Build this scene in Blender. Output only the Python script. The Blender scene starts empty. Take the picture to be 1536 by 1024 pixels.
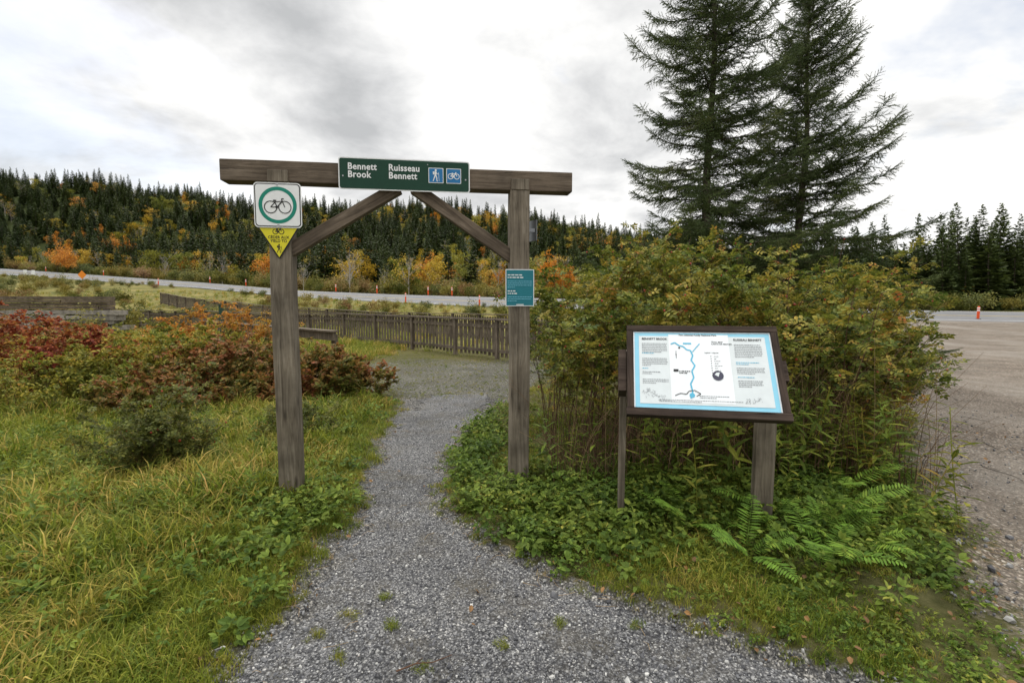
import bpy, bmesh, math, random
import numpy as np
from mathutils import Vector, Matrix
random.seed(7); rng = np.random.default_rng(7)
scene = bpy.context.scene
R = math.radians

# ------------------------------------------------------------------ helpers
def link(o, parent=None):
    scene.collection.objects.link(o)
    if parent is not None: o.parent = parent
    return o

def mesh_obj(name, verts, faces, mat=None, parent=None, linkit=True, smooth=False):
    me = bpy.data.meshes.new(name)
    me.from_pydata([tuple(map(float, v)) for v in verts], [], [tuple(int(i) for i in f) for f in faces])
    if mat: me.materials.append(mat)
    if smooth:
        me.polygons.foreach_set('use_smooth', [True]*len(me.polygons))
    me.update()
    o = bpy.data.objects.new(name, me)
    if linkit: link(o, parent)
    return o

def empty(name, mw=None):
    e = bpy.data.objects.new(name, None); e.empty_display_size = .2
    link(e)
    if mw is not None: e.matrix_world = mw
    return e

class NT:
    def __init__(s, nt):
        s.nt = nt; s.n = nt.nodes; s.l = nt.links
    def new(s, t, **kw):
        nd = s.n.new(t)
        for k, v in kw.items(): setattr(nd, k, v)
        return nd
    def lk(s, a, b): s.l.new(a, b)
    def math(s, op, a, b=None, clamp=False):
        nd = s.n.new('ShaderNodeMath'); nd.operation = op; nd.use_clamp = clamp
        for i, v in enumerate((a, b)):
            if v is None: continue
            if isinstance(v, (int, float)): nd.inputs[i].default_value = v
            else: s.lk(v, nd.inputs[i])
        return nd.outputs[0]
    def mix(s, fac, a, b, blend='MIX'):
        nd = s.n.new('ShaderNodeMix'); nd.data_type = 'RGBA'; nd.blend_type = blend
        for i, v in ((0, fac), (6, a), (7, b)):
            if isinstance(v, (int, float)): nd.inputs[i].default_value = v
            elif isinstance(v, (tuple, list)): nd.inputs[i].default_value = (*v[:3], 1)
            else: s.lk(v, nd.inputs[i])
        return nd.outputs[2]
    def ramp(s, fac, stops, interp='LINEAR'):
        nd = s.n.new('ShaderNodeValToRGB'); cr = nd.color_ramp; cr.interpolation = interp
        while len(cr.elements) < len(stops): cr.elements.new(.5)
        for e, (p, c) in zip(cr.elements, stops):
            e.position = p
            e.color = (c, c, c, 1) if isinstance(c, (int, float)) else (*c[:3], 1)
        s.lk(fac, nd.inputs[0])
        return nd.outputs[0]
    def noise(s, vec, scale, detail=4, rough=.55, dist=0):
        nd = s.n.new('ShaderNodeTexNoise')
        nd.inputs['Scale'].default_value = scale; nd.inputs['Detail'].default_value = detail
        nd.inputs['Roughness'].default_value = rough; nd.inputs['Distortion'].default_value = dist
        if vec is not None: s.lk(vec, nd.inputs['Vector'])
        return nd.outputs[0]
    def mapping(s, vec, scale=(1, 1, 1), loc=(0, 0, 0)):
        nd = s.n.new('ShaderNodeMapping'); nd.inputs['Scale'].default_value = scale
        nd.inputs['Location'].default_value = loc
        s.lk(vec, nd.inputs[0]); return nd.outputs[0]

def new_mat(name):
    m = bpy.data.materials.new(name); m.use_nodes = True
    t = NT(m.node_tree); t.n.clear()
    out = t.new('ShaderNodeOutputMaterial')
    return m, t, out

def principled(t, out, rough=.8, spec=.3):
    b = t.new('ShaderNodeBsdfPrincipled'); b.inputs['Roughness'].default_value = rough
    b.inputs['Specular IOR Level'].default_value = spec
    t.lk(b.outputs[0], out.inputs[0]); return b

def flat_mat(name, col, rough=.5, spec=.3, var=.06, metal=0):
    m, t, out = new_mat(name); b = principled(t, out, rough, spec)
    tc = t.new('ShaderNodeTexCoord')
    n = t.noise(tc.outputs['Object'], 14, 5)
    f = t.ramp(n, [(.3, 1-var*2), (.7, 1+var)])
    t.lk(t.mix(1.0, col, f, 'MULTIPLY'), b.inputs['Base Color'])
    b.inputs['Metallic'].default_value = metal
    return m

def wood_mat(name, axis, c0, c1, c2, fine=1.0):
    m, t, out = new_mat(name); b = principled(t, out, .85, .2)
    tc = t.new('ShaderNodeTexCoord'); oc = tc.outputs['Object']
    def sc(a, c):
        v = [a, a, a]; v['XYZ'.index(axis)] = c; return tuple(v)
    vo = t.new('ShaderNodeTexVoronoi'); vo.inputs['Scale'].default_value = 1; t.lk(t.mapping(oc, sc(9, 2.6)), vo.inputs['Vector'])
    knot = t.ramp(vo.outputs['Distance'], [(.05, 1.), (.16, 0.)])
    n1 = t.noise(t.mapping(oc, sc(30*fine, 1.9*fine)), 1, 7, .66, 1.0)
    n2 = t.noise(t.mapping(oc, sc(70*fine, 2.4*fine), (3, 1, 7)), 1, 4, .6, .5)
    n3 = t.noise(oc, 3.1, 5, .6)
    col = t.ramp(n1, [(.28, c0), (.5, c1), (.75, c2)])
    crack = t.ramp(n2, [(.30, .25), (.36, 1.0)])
    big = t.ramp(n3, [(.3, .6), (.7, 1.3)])
    col = t.mix(1.0, col, crack, 'MULTIPLY'); col = t.mix(1.0, col, big, 'MULTIPLY')
    col = t.mix(t.math('MULTIPLY', knot, .75), col, tuple(q*.6 for q in c0))
    t.lk(col, b.inputs['Base Color'])
    bp = t.new('ShaderNodeBump'); bp.inputs['Strength'].default_value = .7; bp.inputs['Distance'].default_value = .006
    t.lk(t.math('ADD', t.math('MULTIPLY', n1, .6), t.math('MULTIPLY', crack, .5)), bp.inputs['Height'])
    t.lk(bp.outputs[0], b.inputs['Normal'])
    return m

def leaf_mat(name, stops, nscale=.6, wn=.5, wr=.25, wi=.25, transl=.35, dark=1.0, interp='LINEAR'):
    m, t, out = new_mat(name)
    oi = t.new('ShaderNodeObjectInfo'); ge = t.new('ShaderNodeNewGeometry')
    n = t.noise(oi.outputs['Location'], nscale, 1)
    n = t.math('MULTIPLY', t.math('SUBTRACT', n, .3), 2.5, True)
    f = t.math('ADD', t.math('MULTIPLY', n, wn), t.math('MULTIPLY', oi.outputs['Random'], wr))
    f = t.math('ADD', f, t.math('MULTIPLY', ge.outputs['Random Per Island'], wi), True)
    col = t.ramp(f, stops, interp)
    j = t.math('MULTIPLY', t.math('ADD', t.math('MULTIPLY', ge.outputs['Random Per Island'], .75), .6), dark)
    col = t.mix(1.0, col, j, 'MULTIPLY')
    d = t.new('ShaderNodeBsdfPrincipled'); d.inputs['Roughness'].default_value = .6
    d.inputs['Specular IOR Level'].default_value = .18
    tr = t.new('ShaderNodeBsdfTranslucent')
    t.lk(col, d.inputs['Base Color']); t.lk(col, tr.inputs[0])
    mx = t.new('ShaderNodeMixShader'); mx.inputs[0].default_value = transl
    t.lk(d.outputs[0], mx.inputs[1]); t.lk(tr.outputs[0], mx.inputs[2]); t.lk(mx.outputs[0], out.inputs[0])
    return m

# ------------------------------------------------------------------ terrain
def sm(s): s = np.clip(s, 0, 1); return s*s*(3-2*s)
Xn = np.array([-420,-220,-106,-45,-25.4,-11.6,-4.3,4,18.8,35.7,43,90,300.]); Yn = np.array([215,150,100,70,58,50,46,43,41,41,41,43,60.])
Zn = np.array([16,12,7.5,3.8,2.3,1.67,1.35,1.13,.6,.13,.0,0,0.])
Xf = np.array([-440,-235,-118,-51,-29.4,-13.7,-5.2,4.8,23,44.5,54,95,300.]); Yf = np.array([226,161,112,80,67,59,55,52,50,51,51,53,70.])
Zf = np.array([18,14,9.6,5.0,3.35,2.65,2.36,2.1,1.3,.83,.7,.7,.7])
PLy = np.array([-40,0,1.93,2.48,3.25,4.6,5.85,7.4,9,11,12.6]); PLx = np.array([-1.6,-1.15,-1.2,-1.2,-1.13,-1.38,-1.54,-1.7,-2.1,-2.9,-3.5])
PRy = np.array([-40,0,1.7,1.93,2.33,2.61,2.98,3.46,3.97,5.05,5.85,7.4,9.6,12.6]); PRx = np.array([4,2.6,1.7,1.34,.80,.40,-.12,-.43,-.62,-.66,-.58,-.20,.4,.9])
KEy = np.array([-40,0,2.4,3.9,5.05,7.9,17.8,38,41.0]); KEx = np.array([0.8,1.7,2.62,3.5,4.35,6.6,14.4,31,33.])
Hu = np.array([-1.8,-1.4,-1.06,-.78,-.37,-.16,.11,.32,.8,1.06,2.]); Hz = np.array([44,50,56,47,37,37,29,21,11,9,9.])
def wob(a, k=0):
    return .05*np.sin(a*5.3+k)+.04*np.sin(a*13.1+2*k)+.025*np.sin(a*37+3*k)
def xl(y): return np.interp(y, PLy, PLx)+wob(y, 1)
def xr(y): return np.interp(y, PRy, PRx)+wob(y, 4)
def xk(y): return np.interp(y, KEy, KEx)+.08*np.sin(y*2.3)+.06*np.sin(y*6.1+1)
def path_mask(x, y):
    d = np.minimum(x-xl(y), xr(y)-x)
    m = np.clip(d/.25+.5, 0, 1)
    return m*np.clip((14.2-y-(x+1)*-.6)/1.5, 0, 1)
def park_mask(x, y): return np.clip((x-xk(y))/.9+.5, 0, 1)*np.clip((41-y)/2, 0, 1)
def height(x, y):
    x = np.asarray(x, float); y = np.asarray(y, float)
    yn = np.interp(x, Xn, Yn); zn = np.interp(x, Xn, Zn); yf = np.interp(x, Xf, Yf); zf = np.interp(x, Xf, Zf)
    L = 14+zn*6
    z1 = zn*sm((y-(yn-L))/L)
    z2 = zn+(zf-zn)*np.clip((y-yn)/(yf-yn), 0, 1)
    up = x/np.maximum(y, 1)
    H = np.interp(up, Hu, Hz)
    s = sm((y-yf-14)/np.maximum(225-yf-14, 40))
    z3 = zf+(H-zf)*s + s*(2.5*np.sin(x*.05+1)*np.cos(y*.04)+1.2*np.sin(x*.13+y*.09))
    z = np.where(y < yn, z1, np.where(y < yf, z2, z3))
    onroad = np.clip(np.minimum(y-yn+1.5, yf+1.5-y), 0, 1)
    z = z-.18*onroad
    m = 1-np.maximum(np.clip(path_mask(x, y)*1.0, 0, 1), park_mask(x, y))
    m = m*np.clip((yn-y)/5, 0, 1)
    n = .022*np.sin(x*2.1+y*1.3)*np.cos(y*1.9-x*.7)+.012*np.sin(x*6+y*3.1)+.008*np.cos(y*9-x*5)
    n = n+.03+.05*np.sin(x*.35+.5)*np.sin(y*.3)
    n = n+.09*np.exp(-((x-1.8)**2+(y-3.75)**2)/.8)
    return z+n*m

def axis_coords(lo, a, b, hi, step, g):
    c = list(np.arange(a, b, step)); s = step; v = c[-1]; up = []
    while v < hi: s = min(s*g, 14); v += s; up.append(v)
    s = step; v = a; dn = []
    while v > lo: s = min(s*g, 14); v -= s; dn.append(v)
    return np.array(dn[::-1]+c+up)
gx = axis_coords(-520, -6, 6, 520, .06, 1.045)
ya = list(np.arange(0, 9, .06)); s = .06; v = ya[-1]
while v < 620: s = min(s*1.04, .9 if v < 125 else 12); v += s; ya.append(v)
yb = []; s = .06; v = 0
while v > -90: s = min(s*1.15, 8); v -= s; yb.append(v)
gy = np.array(yb[::-1]+ya)
def grid_mesh(name, X, Y, Z, mat, attrs=None):
    ny, nx = X.shape
    co = np.stack([X, Y, Z], -1).reshape(-1, 3)
    i = np.arange(nx*ny).reshape(ny, nx)
    q = np.stack([i[:-1, :-1], i[:-1, 1:], i[1:, 1:], i[1:, :-1]], -1).reshape(-1, 4)
    me = bpy.data.meshes.new(name)
    me.vertices.add(len(co)); me.vertices.foreach_set('co', co.ravel())
    me.loops.add(q.size); me.loops.foreach_set('vertex_index', q.ravel().astype(np.int32))
    me.polygons.add(len(q)); me.polygons.foreach_set('loop_start', np.arange(0, q.size, 4, dtype=np.int32))
    me.polygons.foreach_set('use_smooth', np.ones(len(q), bool))
    for k, a in (attrs or {}).items():
        at = me.attributes.new(k, 'FLOAT', 'POINT'); at.data.foreach_set('value', a.ravel().astype(np.float32))
    me.update(calc_edges=True); me.materials.append(mat)
    return link(bpy.data.objects.new(name, me))

def gravel_nodes(t, pos, cols, scale, tint):
    vo = t.new('ShaderNodeTexVoronoi'); vo.inputs['Scale'].default_value = scale; t.lk(pos, vo.inputs['Vector'])
    vo2 = t.new('ShaderNodeTexVoronoi'); vo2.inputs['Scale'].default_value = scale*2.3; t.lk(pos, vo2.inputs['Vector'])
    sp = t.new('ShaderNodeSeparateColor'); t.lk(vo.outputs['Color'], sp.inputs[0])
    sp2 = t.new('ShaderNodeSeparateColor'); t.lk(vo2.outputs['Color'], sp2.inputs[0])
    c = t.ramp(sp.outputs[0], cols); c2 = t.ramp(sp2.outputs[1], cols)
    pick = t.ramp(sp.outputs[2], [(.45, 0.), (.5, 1.)])
    c = t.mix(pick, c, c2)
    edge = t.ramp(vo.outputs['Distance'], [(.25, 1.), (.62, .42)])
    c = t.mix(1.0, c, edge, 'MULTIPLY')
    big = t.ramp(t.noise(pos, 1.1, 5, .6), [(.3, .62), (.7, 1.22)])
    c = t.mix(1.0, c, big, 'MULTIPLY')
    c = t.mix(1.0, c, tint, 'MULTIPLY')
    hgt = t.math('SUBTRACT', 1.0, vo.outputs['Distance'])
    return c, hgt
PG = [(0, (.055, .057, .062)), (.35, (.12, .122, .13)), (.7, (.22, .222, .226)), (.93, (.37, .37, .37)), (1, (.62, .61, .59))]
KG = [(0, (.12, .095, .075)), (.4, (.225, .185, .15)), (.8, (.32, .27, .22)), (1, (.55, .5, .43))]
def parking_nodes(t, pos):
    c, h = gravel_nodes(t, pos, KG, 45, (.97, .95, .92))
    d1 = t.ramp(t.noise(pos, .8, 7, .65), [(.4, 0.), (.7, .4)])
    c = t.mix(d1, c, (.30, .27, .23))
    d2 = t.ramp(t.noise(t.mapping(pos, (.35, .12, 1)), 1, 6, .65), [(.40, 0.), (.68, .55)])
    c = t.mix(d2, c, (.15, .125, .10))
    d3 = t.ramp(t.noise(t.mapping(pos, (.28, .10, 1), (4, 2, 0)), 1, 7, .72), [(.50, 0.), (.68, .4)])
    c = t.mix(d3, c, (.36, .335, .295))
    return c, h

def ground_material():
    m, t, out = new_mat('ground_grass_soil'); b = principled(t, out, .95, .1)
    pos = t.new('ShaderNodeNewGeometry').outputs['Position']
    n1 = t.noise(pos, .5, 6, .6); n2 = t.noise(pos, 14, 6, .7)
    g = t.ramp(n1, [(.3, (.045, .06, .014)), (.5, (.09, .10, .022)), (.7, (.13, .11, .035))])
    soil = t.ramp(n2, [(.3, (.022, .017, .010)), (.6, (.075, .06, .033)), (.75, (.15, .12, .065))])
    c = t.mix(.6, g, soil)
    sy = t.new('ShaderNodeSeparateXYZ'); t.lk(pos, sy.inputs[0])
    fr = t.new('ShaderNodeMapRange'); fr.inputs[1].default_value = 12; fr.inputs[2].default_value = 26; t.lk(sy.outputs[1], fr.inputs[0])
    far = t.ramp(t.noise(pos, .35, 8, .7), [(.3, (.06, .07, .02)), (.5, (.15, .135, .04)), (.68, (.25, .2, .075))])
    c = t.mix(fr.outputs[0], c, far)
    fr2 = t.new('ShaderNodeMapRange'); fr2.inputs[1].default_value = 75; fr2.inputs[2].default_value = 110; t.lk(sy.outputs[1], fr2.inputs[0])
    c = t.mix(fr2.outputs[0], c, (.04, .05, .015))
    gp, h1 = gravel_nodes(t, pos, PG, 75, (1, .95, .86))
    gk, h2 = parking_nodes(t, pos)
    a1 = t.new('ShaderNodeAttribute', attribute_name='path'); a2 = t.new('ShaderNodeAttribute', attribute_name='park')
    nz = t.math('MULTIPLY', t.math('SUBTRACT', n2, .5), 1.6)
    f1 = t.math('ADD', a1.outputs['Fac'], nz, True); f1 = t.ramp(f1, [(.3, 0.), (.6, 1.)])
    f2 = t.math('ADD', a2.outputs['Fac'], nz, True); f2 = t.ramp(f2, [(.3, 0.), (.6, 1.)])
    c = t.mix(f1, c, gp); c = t.mix(f2, c, gk)
    t.lk(c, b.inputs['Base Color'])
    bp = t.new('ShaderNodeBump'); bp.inputs['Strength'].default_value = .7; bp.inputs['Distance'].default_value = .015
    hn = t.new('ShaderNodeMix'); hn.data_type = 'FLOAT'; t.lk(f2, hn.inputs[0]); t.lk(t.math('ADD', n2, t.math('MULTIPLY', h1, .4)), hn.inputs[2]); t.lk(h2, hn.inputs[3])
    t.lk(hn.outputs[0], bp.inputs['Height']); t.lk(bp.outputs[0], b.inputs['Normal'])
    return m
def in_clear(x, y): return np.hypot((x+1.7)/2.9, (y-11.0)/3.3) < 1
X, Y = np.meshgrid(gx, gy)
pm = path_mask(X, Y)
clear = np.clip(1-np.hypot((X+1.7)/3.5, (Y-11.0)/3.6), 0, 1)
pmx = np.maximum(pm*np.where(Y > 8.0, .5, 1), np.clip(clear*1.2, 0, .42))
pmx = np.maximum(pmx, .5*np.clip(np.minimum(X-xl(Y)+.25, xr(Y)+.25-X)/.2, 0, 1)*(Y < 12))
grid_mesh('ground', X, Y, height(X, Y), ground_material(), {'path': pmx, 'park': park_mask(X, Y)})

def gravel_sheet_mat(name, bumpd, parking=False):
    m, t, out = new_mat(name); b = principled(t, out, .95 if parking else .9, .1 if parking else .2)
    pos = t.new('ShaderNodeNewGeometry').outputs['Position']
    if parking: c, h = parking_nodes(t, pos)
    else:
        c, h = gravel_nodes(t, pos, PG, 75, (1.0, .985, .96))
        dirt = t.ramp(t.noise(pos, 2.6, 6, .7), [(.48, 0.), (.70, .65)])
        c = t.mix(dirt, c, (.085, .075, .055))
    t.lk(c, b.inputs['Base Color'])
    bp = t.new('ShaderNodeBump'); bp.inputs['Strength'].default_value = .7 if parking else .8; bp.inputs['Distance'].default_value = bumpd
    t.lk(h, bp.inputs['Height']); t.lk(bp.outputs[0], b.inputs['Normal'])
    return m
ys = np.concatenate([np.arange(-20, 1, .4), np.arange(1, 8.4, .03)])
ss = np.linspace(0, 1, 40)
YY = np.repeat(ys[:, None], 40, 1)
ea = .03*np.sin(ys*53)+.03*np.sin(ys*37+2)
tap = np.clip((ys-6.8)/1.6, 0, 1)*.5
XA = (xl(ys)+.05+ea+tap)[:, None]; XB = (xr(ys)-.05+.03*np.sin(ys*51+1)+.03*np.sin(ys*39)-tap*.9)[:, None]
XX = XA+(XB-XA)*ss
grid_mesh('gravel_path', XX, YY, 0*XX+.008, gravel_sheet_mat('path_gravel', .008))
ys = np.concatenate([np.arange(-30, 1, .5), np.arange(1, 12, .05), np.arange(12, 40.6, .3)])
ss = np.linspace(0, 1, 90)**2
YY = np.repeat(ys[:, None], 90, 1)
XA = (xk(ys)+.8+.06*np.sin(ys*9)+.05*np.sin(ys*5+1))[:, None]
XX = XA+(95-XA)*ss
ZZ = height(XX, YY)+.005+np.clip(YY-12, 0, 30)*.0015
grid_mesh('gravel_parking_lot', XX, YY, ZZ, gravel_sheet_mat('parking_gravel', .015, True))

# road
def strip(name, f0, f1, dz, mat, xs):
    V = []; F = []
    for k, tt in enumerate(xs):
        i = tt; a = int(min(i, len(Xn)-2)); w = i-a
        n = np.array([Xn[a]*(1-w)+Xn[a+1]*w, Yn[a]*(1-w)+Yn[a+1]*w, Zn[a]*(1-w)+Zn[a+1]*w])
        f = np.array([Xf[a]*(1-w)+Xf[a+1]*w, Yf[a]*(1-w)+Yf[a+1]*w, Zf[a]*(1-w)+Zf[a+1]*w])
        for q in (f0, f1):
            p = n+(f-n)*q; p[2] += dz; V.append(p)
        if k: F.append((2*k-2, 2*k-1, 2*k+1, 2*k))
    return mesh_obj(name, V, F, mat)
m, t, out = new_mat('asphalt_worn'); b = principled(t, out, .85, .2)
pos = t.new('ShaderNodeNewGeometry').outputs['Position']
t.lk(t.ramp(t.noise(pos, .8, 8, .7), [(.3, (.125, .125, .13)), (.7, (.19, .19, .19))]), b.inputs['Base Color'])
asph = m
xs = np.linspace(0, len(Xn)-1, 200)
strip('road', 0, 1, 0.0, asph, xs)
wh = flat_mat('road_paint_white', (.6, .6, .58)); ye = flat_mat('road_paint_yellow', (.6, .42, .05))
strip('road_edge_line', .10, .115, .012, wh, xs); strip('road_edge_line.001', .90, .915, .012, wh, xs)
strip('road_centre_line', .49, .505, .012, ye, xs)

# ------------------------------------------------------------------ instancing
def proto_coll(name, objs):
    c = bpy.data.collections.new(name)
    for o in objs: c.objects.link(o)
    return c
def scatter(name, coll, pts, rots, scl, idx=None, parent=None):
    n = len(pts)
    me = bpy.data.meshes.new(name); me.vertices.add(n)
    me.vertices.foreach_set('co', np.asarray(pts, np.float32).ravel())
    a = me.attributes.new('rot', 'FLOAT_VECTOR', 'POINT'); a.data.foreach_set('vector', np.asarray(rots, np.float32).ravel())
    a = me.attributes.new('scl', 'FLOAT', 'POINT'); a.data.foreach_set('value', np.asarray(scl, np.float32).ravel())
    k = len(coll.objects)
    if idx is None: idx = rng.integers(0, k, n)
    a = me.attributes.new('idx', 'INT', 'POINT'); a.data.foreach_set('value', np.asarray(idx, np.int32).ravel())
    me.update()
    o = link(bpy.data.objects.new(name, me), parent)
    ng = bpy.data.node_groups.new(name+'_gn', 'GeometryNodeTree')
    ng.interface.new_socket('Geometry', in_out='INPUT', socket_type='NodeSocketGeometry')
    ng.interface.new_socket('Geometry', in_out='OUTPUT', socket_type='NodeSocketGeometry')
    N = ng.nodes; gi = N.new('NodeGroupInput'); go = N.new('NodeGroupOutput')
    ip = N.new('GeometryNodeInstanceOnPoints'); ci = N.new('GeometryNodeCollectionInfo')
    ci.inputs['Collection'].default_value = coll
    ci.inputs['Separate Children'].default_value = True; ci.inputs['Reset Children'].default_value = True
    def na(nm, ty):
        x = N.new('GeometryNodeInputNamedAttribute'); x.data_type = ty; x.inputs['Name'].default_value = nm
        return x.outputs['Attribute']
    e2r = N.new('FunctionNodeEulerToRotation')
    L = ng.links
    L.new(gi.outputs[0], ip.inputs['Points']); L.new(ci.outputs[0], ip.inputs['Instance'])
    ip.inputs['Pick Instance'].default_value = True
    L.new(na('idx', 'INT'), ip.inputs['Instance Index'])
    L.new(na('rot', 'FLOAT_VECTOR'), e2r.inputs[0]); L.new(e2r.outputs[0], ip.inputs['Rotation'])
    L.new(na('scl', 'FLOAT'), ip.inputs['Scale']); L.new(ip.outputs[0], go.inputs[0])
    md = o.modifiers.new('scatter', 'NODES'); md.node_group = ng
    return o
def dir_euler(d, roll):
    d = d/np.maximum(np.linalg.norm(d, axis=1, keepdims=True), 1e-9)
    return np.stack([roll, -np.arcsin(np.clip(d[:, 2], -1, 1)), np.arctan2(d[:, 1], d[:, 0])], -1)
def P(name, V, F, mats, mi=None):
    o = mesh_obj(name, V, F, mats[0], linkit=False)
    for x in mats[1:]: o.data.materials.append(x)
    if mi is not None: o.data.polygons.foreach_set('material_index', np.asarray(mi, np.int32))
    return o

def tubes(name, lines, mat, parent=None, sides=3, linkit=True):
    V = []; F = []
    for pts, r0, r1 in lines:
        n = len(pts); base = len(V)
        d = Vector(pts[-1])-Vector(pts[0]); d.normalize()
        a = d.orthogonal().normalized(); b2 = d.cross(a)
        for i, p in enumerate(pts):
            r = r0+(r1-r0)*i/(n-1); p = Vector(p)
            for k in range(sides):
                an = 2*math.pi*k/sides; V.append(p+a*(r*math.cos(an))+b2*(r*math.sin(an)))
        for i in range(n-1):
            for k in range(sides):
                k2 = (k+1) % sides
                F.append((base+i*sides+k, base+i*sides+k2, base+(i+1)*sides+k2, base+(i+1)*sides+k))
    return mesh_obj(name, V, F, mat, parent, linkit, smooth=True)

# ------------------------------------------------------------------ prototypes
rd = random.random
def ru(a, b): return a+(b-a)*rd()
m_grass = leaf_mat('grass_blades', [(0, (.065, .115, .014)), (.3, (.15, .21, .022)), (.6, (.26, .275, .034)), (.82, (.38, .32, .07)), (1, (.48, .35, .13))], nscale=1.6, wn=.45, wr=.25, wi=.3, transl=.4)
m_grassY = leaf_mat('grass_tall_blades', [(0, (.13, .17, .02)), (.35, (.29, .27, .04)), (.7, (.5, .35, .10)), (1, (.52, .28, .12))], nscale=.9, wn=.4, wr=.25, wi=.35, transl=.4)
def tuft(name, n, h, spread, mat, w=.004, bend=.6):
    V = []; F = []
    for _ in range(n):
        a = ru(0, 6.28); r = spread*math.sqrt(rd()); x, y = r*math.cos(a), r*math.sin(a)
        a2 = ru(0, 6.28); hh = h*ru(.3, 1.1)*(1-.35*r/spread); bd = hh*bend*ru(.2, 1.3); ww = w*ru(.7, 1.3)
        px, py = -math.sin(a2)*ww, math.cos(a2)*ww; b0 = len(V)
        for s, k in ((0, 1), (.4, .9), (.75, .6)):
            cx = x+math.cos(a2)*bd*s*s; cy = y+math.sin(a2)*bd*s*s; z = hh*(s-.35*bend*s*s*s)
            V += [(cx-px*k, cy-py*k, z), (cx+px*k, cy+py*k, z)]
        V.append((x+math.cos(a2)*bd, y+math.sin(a2)*bd, hh*(1-.4*bend)))
        F += [(b0, b0+1, b0+3, b0+2), (b0+2, b0+3, b0+5, b0+4), (b0+4, b0+5, b0+6)]
    return P(name, V, F, [mat])
grassC = proto_coll('grass_protos', [tuft('g%d' % i, 40, .15, .095, m_grass, .0026, (.5, .7, .9, .6)[i]) for i in range(4)]+[tuft('g%d' % i, 30, .17, .09, m_grassY, .0022, .7) for i in range(4, 6)])
tallC = proto_coll('tallgrass_protos', [tuft('tg%d' % i, 30, .36, .08, m_grassY if i % 2 else m_grass, .003, (.6, .8, 1.0, .7)[i]) for i in range(4)])

def leaf_poly(V, F, c, d, up, L, W, fold=.15):
    d = Vector(d).normalized(); up = Vector(up); s = d.cross(up)
    if s.length < 1e-4: s = d.orthogonal()
    s.normalize(); n = s.cross(d); c = Vector(c); b0 = len(V)
    V += [c, c+d*L*.35+s*W*.5+n*fold*W, c+d*L*.72+s*W*.38+n*fold*W*.6, c+d*L-n*fold*L*.5, c+d*L*.72-s*W*.38+n*fold*W*.6, c+d*L*.35-s*W*.5+n*fold*W, c+d*L*.5]
    F += [(b0, b0+6, b0+1), (b0+1, b0+6, b0+2), (b0+2, b0+6, b0+3), (b0, b0+5, b0+6), (b0+5, b0+4, b0+6), (b0+4, b0+3, b0+6)]
m_cover = leaf_mat('ground_cover_leaves', [(0, (.04, .085, .013)), (.4, (.095, .155, .022)), (.75, (.18, .23, .035)), (.92, (.30, .27, .05)), (1, (.24, .11, .04))], nscale=1.8, wn=.35, wr=.35, wi=.3)
def cover(name, n, h, L, W, mat):
    V = []; F = []
    for i in range(n):
        a = ru(0, 6.28); r = ru(.01, .08); z = h*ru(.2, 1)
        c = (r*math.cos(a), r*math.sin(a), z)
        for k in (-.75, 0, .75):
            leaf_poly(V, F, c, (math.cos(a+k), math.sin(a+k), ru(-.6, .7)), (ru(-.4, .4), ru(-.4, .4), 1), L*ru(.5, 1.2), W*ru(.7, 1.1))
        b0 = len(V); V += [(0, 0, 0), (.003, 0, 0), c]; F.append((b0, b0+1, b0+2))
    return P(name, V, F, [mat])
coverC = proto_coll('cover_protos', [cover('cv%d' % i, 8, (.13, .20, .1)[i], (.045, .042, .052)[i], (.024, .016, .03)[i], m_cover) for i in range(3)])
m_fern = leaf_mat('fern_fronds', [(0, (.09, .18, .024)), (.6, (.17, .29, .036)), (1, (.32, .33, .05))], wn=.2, wr=.4, wi=.4, transl=.4)
def fern(name, n, L):
    V = []; F = []
    for i in range(n):
        a = 6.28*i/n+ru(-.5, .5); l = L*ru(.55, 1.15); el = ru(.85, 1.4); ca, sa = math.cos(a), math.sin(a)
        pts = []; K = 24; cv = ru(-.5, .5)
        for k in range(K+1):
            s = k/K; th = el-s*1.1; aa = a+cv*s
            if k == 0: p = Vector((ca*.02, sa*.02, 0))
            else: p = pts[-1]+Vector((math.cos(aa)*math.cos(th), math.sin(aa)*math.cos(th), math.sin(th)))*(l/K)
            pts.append(p)
        for k in range(4, K+1):
            s = k/K; w = l*.2*math.sin(math.pi*min(1, (1-s)*.85+.12))
            d = (pts[k]-pts[k-1]).normalized(); sd = d.cross(Vector((0, 0, 1))).normalized()
            for g in (-1, 1):
                dd = (sd*g+d*.4); dd.z += ru(-.3, .05)
                leaf_poly(V, F, pts[k], dd, (0, 0, 1), w*ru(.85, 1.1), l/K*.75, .05)
        for k in range(K):
            b0 = len(V); sd = Vector((-sa, ca, 0))*.0015
            V += [pts[k]-sd, pts[k]+sd, pts[k+1]+sd, pts[k+1]-sd]; F.append((b0, b0+1, b0+2, b0+3))
    return P(name, V, F, [m_fern])
fernC = proto_coll('fern_protos', [fern('fn%d' % i, 5, .5) for i in range(4)])
m_herb = leaf_mat('herb_leaves', [(0, (.07, .13, .02)), (.5, (.16, .22, .03)), (.8, (.3, .27, .045)), (1, (.42, .22, .06))], nscale=1.2, wn=.35, wr=.3, wi=.35)
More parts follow.
